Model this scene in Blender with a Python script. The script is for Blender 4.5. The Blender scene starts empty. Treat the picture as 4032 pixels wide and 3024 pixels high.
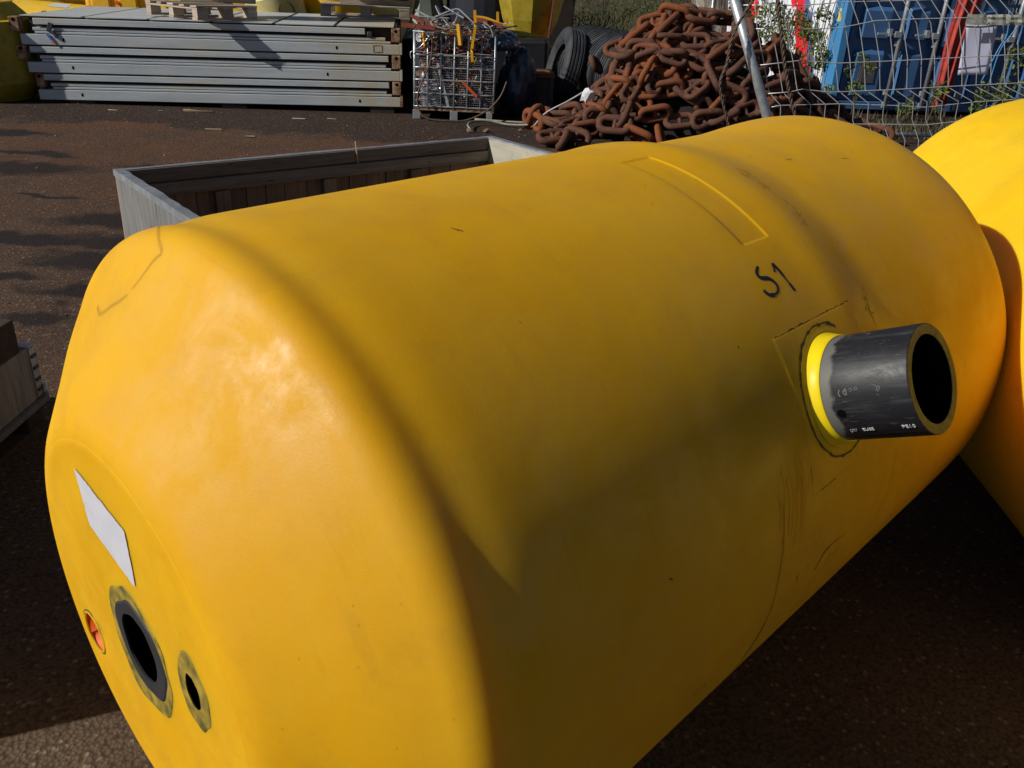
import bpy, bmesh, math, random
from math import sin, cos, pi, radians as R
from mathutils import Vector as V, Matrix, Quaternion, noise as mnoise
random.seed(7)
sc = bpy.context.scene
col = sc.collection

# ------------------------------------------------------------------ camera
cam_d = bpy.data.cameras.new('camera'); cam = bpy.data.objects.new('camera', cam_d); col.objects.link(cam)
F = 3350.0
dn = V((-361, -6918, -F)); up = (-dn).normalized()
fw = V((0, 0, -1)); fy = (fw - up*fw.dot(up)).normalized(); rx = fy.cross(up)
M = Matrix((rx, fy, up)).to_4x4()
M.translation = V((0, 0, 1.6))
cam.matrix_world = M
cam_d.sensor_width = 36; cam_d.lens = F/4032*36; cam_d.clip_end = 500; cam_d.clip_start = .05
sc.camera = cam

# ------------------------------------------------------------------ light
SUN_AZ, SUN_EL = -113.0, 31.0
w = bpy.data.worlds.new('World'); sc.world = w; w.use_nodes = True
nt = w.node_tree; nt.nodes.clear()
sky = nt.nodes.new('ShaderNodeTexSky'); sky.sky_type = 'NISHITA'; sky.sun_disc = False
sky.air_density = .65; sky.dust_density = .3; sky.sun_elevation = R(SUN_EL); sky.sun_rotation = R(SUN_AZ)
bg = nt.nodes.new('ShaderNodeBackground'); bg.inputs[1].default_value = .05
wo = nt.nodes.new('ShaderNodeOutputWorld')
nt.links.new(sky.outputs[0], bg.inputs[0]); nt.links.new(bg.outputs[0], wo.inputs[0])
sd = bpy.data.lights.new('sun', 'SUN'); sd.energy = 4.7; sd.angle = R(.53); sd.color = (1, .965, .88)
so = bpy.data.objects.new('sun', sd); col.objects.link(so)
SD = V((sin(R(SUN_AZ))*cos(R(SUN_EL)), cos(R(SUN_AZ))*cos(R(SUN_EL)), sin(R(SUN_EL))))
so.rotation_euler = SD.to_track_quat('Z', 'Y').to_euler(); so.location = (-8, -4, 8)
sc.render.engine = 'CYCLES'
sc.view_settings.view_transform = 'Standard'; sc.view_settings.look = 'None'
sc.view_settings.exposure = -0.20; sc.view_settings.gamma = 1
sc.cycles.max_bounces = 8; sc.cycles.diffuse_bounces = 5

# ------------------------------------------------------------------ materials
class N:
    def __init__(s, name):
        s.m = bpy.data.materials.new(name); s.m.use_nodes = True
        s.t = s.m.node_tree; s.b = s.t.nodes['Principled BSDF']
        s.tc = s.t.nodes.new('ShaderNodeTexCoord')
        s.co = s.tc.outputs['Object']
    def n(s, ty, **kw):
        x = s.t.nodes.new(ty)
        for k, v in kw.items(): setattr(x, k, v)
        return x
    def l(s, a, b): s.t.links.new(a, b)
    def map(s, scale=(1, 1, 1), loc=(0, 0, 0), co=None, rot=(0, 0, 0)):
        x = s.n('ShaderNodeMapping'); x.inputs['Scale'].default_value = scale; x.inputs['Location'].default_value = loc
        x.inputs['Rotation'].default_value = rot
        s.l(co or s.co, x.inputs[0]); return x.outputs[0]
    def noise(s, sc_=5, det=4, rough=.55, co=None, dist=0):
        x = s.n('ShaderNodeTexNoise'); x.inputs['Scale'].default_value = sc_; x.inputs['Detail'].default_value = det
        x.inputs['Roughness'].default_value = rough; x.inputs['Distortion'].default_value = dist
        s.l(co or s.co, x.inputs['Vector']); return x.outputs[0]
    def vor(s, sc_=5, co=None, out='Distance', feat='F1'):
        x = s.n('ShaderNodeTexVoronoi'); x.feature = feat; x.inputs['Scale'].default_value = sc_
        s.l(co or s.co, x.inputs['Vector']); return x.outputs[out]
    def ramp(s, f, stops):
        x = s.n('ShaderNodeValToRGB'); e = x.color_ramp.elements
        while len(e) < len(stops): e.new(.5)
        for i, (p, c) in enumerate(stops):
            e[i].position = p; e[i].color = (c[0], c[1], c[2], 1) if isinstance(c, (tuple, list)) else (c, c, c, 1)
        s.l(f, x.inputs[0]); return x.outputs[0]
    def mix(s, f, a, b, mode='MIX'):
        x = s.n('ShaderNodeMix', data_type='RGBA', blend_type=mode)
        for i, v in ((0, f), (6, a), (7, b)):
            if isinstance(v, (int, float)): x.inputs[i].default_value = v
            elif isinstance(v, (tuple, list)): x.inputs[i].default_value = (v[0], v[1], v[2], 1)
            else: s.l(v, x.inputs[i])
        return x.outputs[2]
    def math(s, op, a, b=0.0, c=None):
        x = s.n('ShaderNodeMath', operation=op)
        for i, v in enumerate((a, b) if c is None else (a, b, c)):
            if isinstance(v, (int, float)): x.inputs[i].default_value = v
            else: s.l(v, x.inputs[i])
        return x.outputs[0]
    def sep(s, co=None):
        x = s.n('ShaderNodeSeparateXYZ'); s.l(co or s.co, x.inputs[0]); return x.outputs
    def bump(s, h, st=.3, d=.01, prev=None):
        x = s.n('ShaderNodeBump'); x.inputs['Strength'].default_value = st; x.inputs['Distance'].default_value = d
        s.l(h, x.inputs['Height'])
        if prev: s.l(prev, x.inputs['Normal'])
        s.l(x.outputs[0], s.b.inputs['Normal']); return x.outputs[0]
    def set(s, **kw):
        for k, v in kw.items():
            k = k.replace('_', ' ').title() if k != 'IOR' else 'IOR'
            k = {'Base Color': 'Base Color', 'Specular': 'Specular IOR Level', 'Sss': 'Subsurface Weight'}.get(k, k)
            i = s.b.inputs[k]
            if isinstance(v, (int, float)): i.default_value = v
            elif isinstance(v, (tuple, list)): i.default_value = (v[0], v[1], v[2], 1)
            else: s.l(v, i)
        return s

def simple(name, c, rough=.6, metal=0, var=.25, sc_=6, c2=None, bump=0, bs=40):
    m = N(name); f = m.noise(sc_, 5, .6)
    c2 = c2 or tuple(x*(1-var) for x in c)
    m.set(base_color=m.mix(m.ramp(f, [(.35, 0), (.65, 1)]), c, c2), roughness=rough, metallic=metal)
    if bump: m.bump(m.noise(bs, 4, .6), bump, .004)
    return m.m

def yellow(name, base=(.74, .382, .002), deep=(.68, .335, .001), pale=(.73, .41, .018), rough=.40, dirt=.14, buoy=False):
    m = N(name)
    f = m.noise(1.7, 4, .55)
    c = m.mix(m.ramp(f, [(.3, 0), (.72, 1)]), base, deep)
    f2 = m.noise(3.3, 6, .65, co=m.map(loc=(3, 5, 1)))
    c = m.mix(m.math('MULTIPLY', m.ramp(f2, [(.40, 0), (.72, 1)]), .65), c, pale)
    # scratches running round the body
    s = m.noise(1, 3, .7, co=m.map((55, 5, 5), rot=(0, 0, .06)))
    c = m.mix(m.math('MULTIPLY', m.ramp(s, [(.60, 0), (.68, 1)]), .10), c, (.42, .19, .01))
    # grime film and specks
    g = m.noise(9, 8, .75, co=m.map(loc=(1, 1, 4)))
    c = m.mix(m.math('MULTIPLY', m.ramp(g, [(.52, 0), (.72, 1)]), dirt), c, (.22, .13, .03))
    sp = m.vor(26, co=m.map((1, 1.3, 1)))
    spm = m.math('MULTIPLY', m.ramp(sp, [(.035, 1), (.07, 0)]), m.ramp(m.noise(2.4, 2), [(.5, 0), (.6, 1)]))
    c = m.mix(m.math('MULTIPLY', spm, .25), c, (.10, .045, .01))
    rn = m.noise(6.5, 10, .70, dist=.4)
    m.set(base_color=c, roughness=m.ramp(rn, [(.40, rough+.06), (.58, rough+.22)]), specular=m.ramp(rn, [(.40, .52), (.58, .26)]), sss=.50)
    m.b.inputs['Subsurface Radius'].default_value = (1.0, .36, .02); m.b.inputs['Subsurface Scale'].default_value = .09
    b = m.bump(m.noise(240, 4, .7), .16, .0016)
    m.bump(m.noise(5, 3, .5), .22, .012, b)
    return m.m

Y_BUOY = yellow('yellow_plastic')
Y_LEMON = yellow('bright_yellow_plastic', (.88, .55, .006), (.84, .48, .004), (.88, .58, .03), .42, .12)
Y_DIRTY = yellow('dirty_yellow_plastic', (.45, .33, .015), (.28, .2, .012), (.5, .4, .05), .5, .8)
Y_FAR = yellow('far_yellow_plastic', (.85, .52, .01), (.8, .42, .008), (.8, .55, .1), .45, .2)
CREAM = yellow('faded_cream_plastic', (.75, .66, .28), (.7, .55, .15), (.78, .74, .5), .5, .3)
Y_PAINT = simple('yellow_paint', (.82, .42, .01), .4, var=.3)
BLACK = simple('black_void', (.003, .003, .003), 1); BLACK.node_tree.nodes['Principled BSDF'].inputs['Specular IOR Level'].default_value = .05
WHITE = simple('white_label', (.60, .60, .66), .6, var=.08, sc_=20)
INK = simple('marker_ink', (.008, .008, .02), .45)
PRINT = simple('white_print', (.62, .62, .62), .6)
GREYPRINT = simple('worn_grey_print', (.12, .12, .12), .6)
GRIME = simple('green_black_grime', (.09, .08, .012), .7, c2=(.40, .27, .03), sc_=30)
SCUFF = simple('dark_scuff', (.05, .03, .01), .7)
SCUFF2 = simple('brown_scuff', (.36, .16, .004), .5)
ORANGE_IN = simple('orange_plastic_inside', (.80, .13, .004), .6)
WELD = simple('raw_yellow_plastic', (.95, .72, .01), .32, var=.15, sc_=14)
CUTEDGE = simple('cut_plastic_edge', (.38, .25, .025), .6, c2=(.17, .11, .02), sc_=25, bump=.6, bs=60)

# black polyethylene pipe: scratched
m = N('black_pipe')
x = m.noise(1, 6, .7, co=m.map((60, 60, 6)))
c = m.mix(m.ramp(x, [(.5, 0), (.8, 1)]), (.014, .014, .018), (.07, .07, .075))
x2 = m.noise(14, 8, .8, dist=1)
c = m.mix(m.ramp(x2, [(.60, 0), (.66, 1)]), c, (.10, .095, .09))
z = m.sep()[2]
h = m.math('ADD', z, m.math('MULTIPLY', m.noise(22, 3), .05))
c = m.mix(m.ramp(h, [(.062, 1), (.070, 0)]), c, (.13, .13, .12))
m.set(base_color=c, roughness=m.ramp(x2, [(.4, .42), (.7, .62)]), specular=.38)
m.bump(x, .15, .002); PIPE = m.m
RUBBER_RING = simple('dull_black_ring', (.03, .03, .034), .6, bump=.3)

# asphalt yard
m = N('yard_asphalt')
big = m.noise(.35, 5, .6)
c = m.mix(m.ramp(big, [(.35, 0), (.65, 1)]), (.102, .058, .036), (.110, .048, .023))
mid = m.noise(1.3, 6, .65, co=m.map(loc=(4, 2, 0)))
c = m.mix(m.ramp(mid, [(.47, 0), (.66, 1)]), c, (.070, .043, .029))
c = m.mix(m.ramp(m.math('DIVIDE', m.math('ADD', m.sep()[1], m.noise(.8, 3)), 8), [(.22, 1), (.50, 0)]), c, m.mix(m.ramp(m.noise(2.1, 6, .65), [(.35, 0), (.65, 1)]), (.140, .098, .064), (.100, .068, .043)))
# rust tint increases towards the far yard where the steel lies
y = m.sep()[1]
rm = m.math('MULTIPLY', m.ramp(m.math('DIVIDE', y, 12), [(.45, 0), (.8, 1)]), m.ramp(m.noise(.9, 5, .6, co=m.map((1, 1.6, 1))), [(.42, 0), (.6, 1)]))
c = m.mix(m.math('MULTIPLY', rm, .9), c, (.135, .050, .020))
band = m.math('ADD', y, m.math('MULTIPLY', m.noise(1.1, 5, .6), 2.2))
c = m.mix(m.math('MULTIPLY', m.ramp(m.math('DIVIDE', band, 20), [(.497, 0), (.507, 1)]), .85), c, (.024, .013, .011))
# aggregate stones
v1 = m.vor(95); vc = m.vor(95, out='Color')
st = m.sep(vc)[0]
c = m.mix(m.math('MULTIPLY', m.ramp(st, [(.45, 0), (1, 1)]), .35), c, (.15, .11, .08))
c = m.mix(m.math('MULTIPLY', m.ramp(m.sep(vc)[1], [(.955, 0), (.965, 1)]), .55), c, (.32, .25, .17))
c = m.mix(m.math('MULTIPLY', m.ramp(v1, [(.40, 0), (.80, 1)]), .50), c, (.014, .010, .008))
# damp oily patches
dw = m.n('ShaderNodeVectorMath', operation='ADD')
nn = m.n('ShaderNodeTexNoise'); nn.inputs['Scale'].default_value = 3.5; nn.inputs['Detail'].default_value = 5
m.l(m.co, nn.inputs['Vector'])
sub = m.n('ShaderNodeVectorMath', operation='SUBTRACT'); m.l(nn.outputs['Color'], sub.inputs[0]); sub.inputs[1].default_value = (.5, .5, .5)
scl = m.n('ShaderNodeVectorMath', operation='SCALE'); m.l(sub.outputs[0], scl.inputs[0]); scl.inputs['Scale'].default_value = .55
m.l(m.co, dw.inputs[0]); m.l(scl.outputs[0], dw.inputs[1])
wet = None
for (px, py, sx, sy) in [(-2.99, 4.96, .28, .10), (-2.5, 5.45, .5, .14), (-2.5, 5.02, .3, .12), (-2.35, 4.67, .35, .10), (-2.3, 3.79, .12, .09), (-2.05, 4.1, .4, .08), (-4.08, 6.82, .5, .14), (-3.0, 7.1, .25, .08), (-4.3, 7.35, .4, .08), (-1.9, 6.6, .2, .06), (-2.9, 4.3, .3, .07), (-5.2, 8.2, .6, .12), (-3.4, 6.0, .2, .05)]:
    q = m.n('ShaderNodeVectorMath', operation='SUBTRACT'); m.l(dw.outputs[0], q.inputs[0]); q.inputs[1].default_value = (px, py, 0)
    q2 = m.n('ShaderNodeVectorMath', operation='MULTIPLY'); m.l(q.outputs[0], q2.inputs[0]); q2.inputs[1].default_value = (.78/sx, .72/sy, 0)
    q3 = m.n('ShaderNodeVectorMath', operation='LENGTH'); m.l(q2.outputs[0], q3.inputs[0])
    r = m.ramp(m.math('DIVIDE', q3.outputs['Value'], 2), [(.35, 1), (.6, 0)])
    wet = r if wet is None else m.math('MAXIMUM', wet, r)
c = m.mix(m.math('MULTIPLY', wet, .88), c, (.014, .010, .010))
m.set(base_color=c, roughness=.88, specular=.25)
b = m.bump(v1, .7, .004); b2 = m.bump(m.noise(30, 6, .7), .5, .01, b); m.bump(m.noise(2.2, 4), .5, .04, b2)
m.b.inputs['Normal']
ASPHALT = m.m

# grey galvanised / painted steel of the stack
m = N('grey_painted_steel')
f = m.noise(1, 6, .7, co=m.map((1.2, 6, 14)))
c = m.mix(m.ramp(f, [(.35, 0), (.7, 1)]), (.56, .595, .62), (.41, .44, .475))
c = m.mix(m.math('MULTIPLY', m.ramp(m.noise(1, 7, .75, co=m.map((.7, 3, 3), loc=(2, 0, 0))), [(.53, 0), (.66, 1)]), .55), c, (.62, .55, .34))
c = m.mix(m.math('MULTIPLY', m.ramp(m.noise(12, 9, .8), [(.66, 0), (.70, 1)]), .8), c, (.16, .06, .025))
c = m.mix(m.math('MULTIPLY', m.ramp(m.noise(1, 8, .8, co=m.map((9, 3, .6))), [(.62, 0), (.75, 1)]), .4), c, (.24, .22, .2))
sx = m.sep()[0]
stn = m.math('MULTIPLY', m.ramp(m.math('DIVIDE', m.math('ADD', sx, m.math('MULTIPLY', m.noise(2.5, 5), .9)), 5), [(.72, 0), (.88, 1)]), m.ramp(m.noise(3.5, 6, .7, co=m.map((1, 1, .4), loc=(4, 4, 4))), [(.35, .2), (.6, 1)]))
c = m.mix(m.math('MULTIPLY', stn, .75), c, (.52, .40, .18))
m.set(base_color=c, roughness=.42, metallic=.0, specular=.5)
m.bump(m.noise(7, 4), .15, .006); STEEL = m.m
m = N('rusty_steel')
c = m.mix(m.ramp(m.noise(9, 8, .75), [(.42, 0), (.58, 1)]), (.42, .30, .18), (.17, .055, .018))
m.set(base_color=c, roughness=.75); m.bump(m.noise(50, 4), .4, .003); RUSTPLATE = m.m
DARKBROWN = simple('dark_brown_steel_and_shade', (.045, .03, .02), .7, c2=(.02, .015, .012))
def wood(name, a, b, sc_=(1, 14, 14), rough=.8, dark=(.06, .045, .035), moss=0):
    m = N(name)
    g = m.noise(3, 6, .65, co=m.map(sc_), dist=.6)
    c = m.mix(m.ramp(g, [(.3, 0), (.7, 1)]), a, b)
    c = m.mix(m.math('MULTIPLY', m.ramp(m.noise(1, 5, .8, co=m.map(tuple(q*2.2 for q in sc_))), [(.58, 0), (.72, 1)]), .6), c, dark)
    kn = m.vor(3.2, co=m.map(tuple(.35*q if q > 1 else q*1.2 for q in sc_)))
    c = m.mix(m.math('MULTIPLY', m.ramp(kn, [(.04, 1), (.08, 0)]), .8), c, dark)
    if moss: c = m.mix(m.math('MULTIPLY', m.ramp(m.noise(11, 6, .7), [(.55, 0), (.68, 1)]), moss), c, (.25, .24, .07))
    oi = m.n('ShaderNodeObjectInfo')
    hv = m.n('ShaderNodeHueSaturation'); m.l(m.math('ADD', m.math('MULTIPLY', oi.outputs['Random'], .5), .75), hv.inputs['Value']); m.l(c, hv.inputs['Color'])
    m.set(base_color=hv.outputs[0], roughness=rough, specular=.2); m.bump(g, .5, .004)
    return m.m
WOODX = wood('weathered_wood_long', (.26, .22, .185), (.15, .125, .105), (1, 14, 14))
WOODZ = wood('weathered_wood_upright', (.36, .25, .17), (.19, .13, .095), (14, 14, 1))
WOODP = wood('pallet_wood', (.52, .44, .36), (.36, .28, .2), (1, 14, 14))
WOODM = wood('mossy_grey_board', (.50, .46, .36), (.34, .32, .27), (14, 1.2, 6), moss=.5)
WOODD = wood('dark_wet_timber', (.07, .055, .045), (.04, .03, .026), (1, 14, 14))
PLYW = wood('grey_plywood', (.30, .29, .285), (.18, .17, .165), (14, 14, 1.4))
ZINC = simple('zinc_sheet', (.36, .38, .41), .45, .35, var=.35, sc_=14, bump=.4, bs=30)
GALV = simple('galvanised_steel', (.50, .53, .56), .38, .55, var=.3, sc_=25)
GALVW = simple('galvanised_wire', (.62, .64, .66), .4, .4, var=.2, sc_=8)
ALU = simple('aluminium', (.72, .75, .8), .3, .6, var=.2)
# rusty chain
m = N('rusty_chain_iron')
oi = m.n('ShaderNodeObjectInfo')
n1 = m.noise(7, 7, .7)
c = m.mix(m.ramp(n1, [(.38, 0), (.66, 1)]), (.135, .052, .028), (.065, .034, .026))
c = m.mix(m.math('MULTIPLY', m.ramp(oi.outputs['Random'], [(.60, 0), (.95, 1)]), .7), c, (.23, .062, .014))
c = m.mix(m.math('MULTIPLY', m.ramp(m.noise(34, 5, .7), [(.55, 0), (.7, 1)]), .4), c, (.30, .13, .06))
m.set(base_color=c, roughness=.82, specular=.3); m.bump(m.noise(60, 5, .7), .6, .004); CHAIN = m.m
m = N('tyre_rubber')
c = m.mix(m.ramp(m.noise(6, 5, .6), [(.35, 0), (.7, 1)]), (.018, .019, .023), (.055, .058, .066))
m.set(base_color=c, roughness=.7); TYRE = m.m
def blue(name, a, b):
    m = N(name)
    c = m.mix(m.ramp(m.noise(2.5, 6, .7), [(.35, 0), (.7, 1)]), a, b)
    c = m.mix(m.math('MULTIPLY', m.ramp(m.noise(1, 6, .8, co=m.map((14, 14, 1.5))), [(.62, 0), (.72, 1)]), .35), c, (.16, .1, .08))
    m.set(base_color=c, roughness=.45); return m.m
BLUE = blue('blue_container_paint', (.045, .125, .29), (.06, .15, .32))
BLUE2 = blue('lit_post_and_rope_blue', (.05, .22, .48), (.07, .25, .5))  # sunlight put into the container blue for its posts; also the rope colour
# side wall: white panel with red and blue smears
m = N('white_red_side')
s = m.sep(); yy, zz = s[1], s[2]
u_ = m.math('ADD', yy, m.math('MULTIPLY', m.noise(2.2, 5, .6), .9))
c = m.mix(m.ramp(m.noise(8, 7, .75), [(.4, 0), (.75, 1)]), (.86, .88, .92), (.60, .64, .72))
def stripe(cen, wd):
    q = m.math('ABSOLUTE', m.math('SUBTRACT', m.math('SUBTRACT', u_, m.math('MULTIPLY', zz, .45)), cen))
    return m.ramp(m.math('DIVIDE', q, wd*2), [(.42, 1), (.52, 0)])
for cen, wd, cc in ((1.0, .16, (.10, .14, .3)), (1.25, .22, (.75, .02, .03)), (3.1, .2, (.75, .02, .03)), (4.6, .25, (.06, .2, .55)), (4.95, .16, (.75, .02, .03))):
    c = m.mix(stripe(cen, wd), c, cc)
m.set(base_color=c, roughness=.5); SIDE = m.m
RAG = simple('red_tarpaulin', (.50, .045, .03), .6, var=.45, sc_=9)
ROPE = simple('brown_wire_rope', (.13, .085, .06), .6, .2, var=.4, sc_=30)
ROPEG = simple('grey_rope', (.30, .30, .28), .7, var=.4, sc_=20)
PAPER = simple('laminated_paper', (.58, .58, .74), .5, var=.06)
TAPE = simple('crinkled_clear_tape', (.42, .42, .36), .3, var=.35, sc_=18)
def leafmat(name, a, b, c3):
    m = N(name); oi = m.noise(3.1, 3); g = m.n('ShaderNodeNewGeometry')
    c = m.mix(g.outputs['Random Per Island'], a, b); c = m.mix(m.math('MULTIPLY', m.ramp(m.noise(1.7, 3), [(.5, 0), (.65, 1)]), .7), c, c3)
    m.set(base_color=c, roughness=.55, specular=.3); return m.m
LEAFV = leafmat('vine_leaf', (.030, .050, .012), (.15, .19, .022), (.07, .045, .018))
LEAFB = leafmat('broom_leaf', (.05, .085, .02), (.10, .13, .04), (.13, .10, .05))
LEAFD = leafmat('dark_leaf', (.02, .03, .012), (.04, .055, .02), (.06, .045, .02))
GRASS = leafmat('dry_grass', (.10, .08, .045), (.07, .075, .03), (.05, .04, .025))
BARK = simple('bark', (.10, .075, .055), .9, bump=.6)
m = N('pale_stump')
g = m.noise(2.2, 6, .7, co=m.map((3, 3, 1)), dist=2.5)
c = m.mix(m.ramp(g, [(.40, 0), (.60, 1)]), (.42, .38, .33), (.16, .13, .11))
m.set(base_color=c, roughness=.9); m.bump(g, 1, .06); STUMP = m.m
ROCK = simple('grey_rock', (.36, .33, .30), .9, var=.5, sc_=3, bump=.8, bs=9)
SOIL = simple('dark_soil', (.045, .035, .022), .95, c2=(.09, .07, .035), sc_=2, bump=.8, bs=12)
SCRAPR = simple('scrap_rust', (.42, .10, .03), .7, c2=(.16, .06, .035), sc_=5)
SCRAPD = simple('scrap_dark', (.03, .03, .035), .5, c2=(.07, .06, .055))
PLASTIC_BAG = simple('dark_bag_film', (.04, .055, .09), .25, var=.5, sc_=8)
GREENPL = simple('dull_green_sheet', (.13, .15, .12), .5)
BROWNH = simple('red_brown_plate', (.25, .05, .025), .6)
DEBRIS = simple('splinter_wood', (.60, .42, .24), .7)

# ------------------------------------------------------------------ mesh helpers
class MB:
    def __init__(s): s.v = []; s.f = []; s.mi = []
    def add(s, vs, fs, mi=0):
        o = len(s.v); s.v += [tuple(x) for x in vs]; s.f += [tuple(i+o for i in f) for f in fs]; s.mi += [mi]*len(fs); return s
    def box(s, c, d, rot=None, mi=0, jit=0):
        c = V(c); hx, hy, hz = d[0]/2, d[1]/2, d[2]/2
        vs = [V((x, y, z)) for x in (-hx, hx) for y in (-hy, hy) for z in (-hz, hz)]
        if jit: vs = [q+V((random.uniform(-jit, jit), random.uniform(-jit, jit), random.uniform(-jit, jit))) for q in vs]
        if rot is not None: vs = [rot @ q for q in vs]
        return s.add([c+q for q in vs], [(0, 1, 3, 2), (4, 6, 7, 5), (0, 4, 5, 1), (2, 3, 7, 6), (0, 2, 6, 4), (1, 5, 7, 3)], mi)
    def box2(s, a, b, mi=0):
        a, b = V(a), V(b); return s.box((a+b)/2, [abs(q) for q in (b-a)], mi=mi)
    def tube(s, pts, r, n=8, closed=False, mi=0, caps=True, flat=1.0, twist=0):
        pts = [V(p) for p in pts]; k = len(pts); rings = []
        prev = None
        for i, p in enumerate(pts):
            if closed: t = (pts[(i+1) % k]-pts[i-1]).normalized()
            else: t = (pts[min(i+1, k-1)]-pts[max(i-1, 0)]).normalized()
            if prev is None:
                a = V((0, 0, 1)) if abs(t.z) < .9 else V((1, 0, 0))
                nrm = (a-t*a.dot(t)).normalized()
            else: nrm = (prev-t*prev.dot(t)).normalized()
            prev = nrm; bn = t.cross(nrm)
            rr = r[i] if isinstance(r, (list, tuple)) else r
            rings.append([p+nrm*cos(2*pi*j/n+twist)*rr+bn*sin(2*pi*j/n+twist)*rr*flat for j in range(n)])
        vs = [q for g in rings for q in g]; fs = []
        for i in range(k if closed else k-1):
            for j in range(n):
                a, b = i*n+j, i*n+(j+1) % n; c, d = ((i+1) % k)*n+(j+1) % n, ((i+1) % k)*n+j
                fs.append((a, b, c, d))
        if caps and not closed: fs += [tuple(range(n))[::-1], tuple((k-1)*n+j for j in range(n))]
        return s.add(vs, fs, mi)
    def bar(s, a, b, w, t, upv=(0, 0, 1), mi=0):
        a, b = V(a), V(b); d = (b-a); L = d.length; d.normalize(); u = V(upv); u = (u-d*u.dot(d))
        if u.length < 1e-3: u = V((1, 0, 0)); u = u-d*u.dot(d)
        u.normalize(); n_ = d.cross(u)
        return s.box((a+b)/2, (L, w, t), Matrix((d, n_, u)).transposed(), mi)
    def lathe(s, prof, n=32, axis='Z', mi=0, mis=None):
        vs = []; k = len(prof)
        for (r, h) in prof:
            for j in range(n):
                a = 2*pi*j/n
                q = (r*cos(a), r*sin(a), h)
                vs.append(q if axis == 'Z' else (h, r*cos(a), r*sin(a)) if axis == 'X' else (r*sin(a), h, r*cos(a)))
        o = len(s.v); s.v += vs
        for i in range(k-1):
            for j in range(n):
                s.f.append((o+i*n+j, o+i*n+(j+1) % n, o+(i+1)*n+(j+1) % n, o+(i+1)*n+j)); s.mi.append(mis[i] if mis else mi)
        return s
    def build(s, name, mats, parent=None, smooth=False, loc=None, bevel=0, label=None, kind=None):
        me = bpy.data.meshes.new(name); me.from_pydata(s.v, [], s.f)
        if not isinstance(mats, (list, tuple)): mats = [mats]
        for q in mats: me.materials.append(q)
        me.polygons.foreach_set('material_index', s.mi)
        bm = bmesh.new(); bm.from_mesh(me); bmesh.ops.recalc_face_normals(bm, faces=bm.faces); bm.to_mesh(me); bm.free()
        if smooth: me.polygons.foreach_set('use_smooth', [True]*len(me.polygons))
        o = bpy.data.objects.new(name, me); col.objects.link(o)
        if parent: o.parent = parent
        if loc is not None: o.location = loc
        if bevel:
            b = o.modifiers.new('bevel', 'BEVEL'); b.width = bevel; b.segments = 2; b.limit_method = 'ANGLE'; b.angle_limit = R(40)
        if label: o['label'] = label
        if kind: o['kind'] = kind
        return o
def tag(o, label, cat, group=None, kind=None):
    if label: o['label'] = label
    if cat: o['category'] = cat
    if group: o['group'] = group
    if kind: o['kind'] = kind
    return o
def empty(name, loc=(0, 0, 0), rot=(0, 0, 0), label=None, cat=None, group=None, mat=None):
    o = bpy.data.objects.new(name, None); col.objects.link(o); o.empty_display_size = .1
    if mat is not None: o.matrix_world = mat
    else: o.location = loc; o.rotation_euler = rot
    return tag(o, label, cat, group)
def autosmooth(o, ang=35):
    m_ = o.data; bm = bmesh.new(); bm.from_mesh(m_)
    for f in bm.faces: f.smooth = True
    for e in bm.edges:
        if len(e.link_faces) == 2 and e.calc_face_angle(0) > R(ang): e.smooth = False
    bm.to_mesh(m_); bm.free(); return o
def text_mesh(txt, size, ext=.0006):
    cu = bpy.data.curves.new('t', 'FONT'); cu.body = txt; cu.size = size; cu.extrude = ext; cu.resolution_u = 3
    o = bpy.data.objects.new('t', cu); col.objects.link(o)
    dg = bpy.context.evaluated_depsgraph_get(); dg.update()
    me = bpy.data.meshes.new_from_object(o.evaluated_get(dg))
    bpy.data.objects.remove(o); return me
def copy_tree(o, parent=None, name=None):
    c = o.copy(); col.objects.link(c); c.parent = parent
    for ch in [q for q in col.objects if q.parent == o]: copy_tree(ch, c)
    return c
def spline(pts, k=6):
    pts = [V(p) for p in pts]; out = []
    for i in range(len(pts)-1):
        p0, p1, p2, p3 = pts[max(i-1, 0)], pts[i], pts[i+1], pts[min(i+2, len(pts)-1)]
        for j in range(k):
            t = j/k
            out.append(.5*((2*p1)+(p2-p0)*t+(2*p0-5*p1+4*p2-p3)*t*t+(3*p1-p0-3*p2+p3)*t**3))
    out.append(pts[-1]); return out

# ================================================================== GROUND
g = MB(); g.add([(-60, -12, 0), (60, -12, 0), (60, 80, 0), (-60, 80, 0)], [(0, 1, 2, 3)])
go = g.build('ground', ASPHALT); go['kind'] = 'structure'

# ================================================================== BUOYS
AZ, TL = R(43.5), R(1.0)
def buoy_frame(P, az, tl):
    a = V((sin(az)*cos(tl), cos(az)*cos(tl), sin(tl))); u = (V((0, 0, 1))-a*a.z).normalized(); w_ = u.cross(a)
    # local X = axis, Y = u x a (left), Z = up ; side seen by camera is -Y
    m_ = Matrix((a, w_, u)).transposed().to_4x4(); m_.translation = V(P)-u*.64
    return m_
PROF = [(-.205, 0.0), (-.205, .12), (-.205, .24), (-.205, .338), (-.2042, .350), (-.2015, .363), (-.196, .378), (-.185, .398), (-.14, .468), (-.10, .532), (-.058, .590),
        (-.047, .606), (-.040, .615), (-.033, .6220), (-.026, .6275), (-.018, .6320), (-.009, .6355), (.002, .6382), (.014, .6398), (.03, .6405), (.06, .641), (.12, .641), (.2, .641), (.3, .641), (.5, .641), (.7, .641), (.9, .641),
        (1.1, .641), (1.2, .641), (1.3, .641), (1.5, .641), (1.7, .641), (1.84, .640), (1.90, .636), (1.95, .625), (1.98, .610), (2.0, .59), (2.03, .55), (2.09, .46), (2.15, .37), (2.17, .33), (2.175, .30), (2.175, .15), (2.175, 0)]
def sstep(x): x = max(0, min(1, x)); return x*x*(3-2*x)
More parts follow.
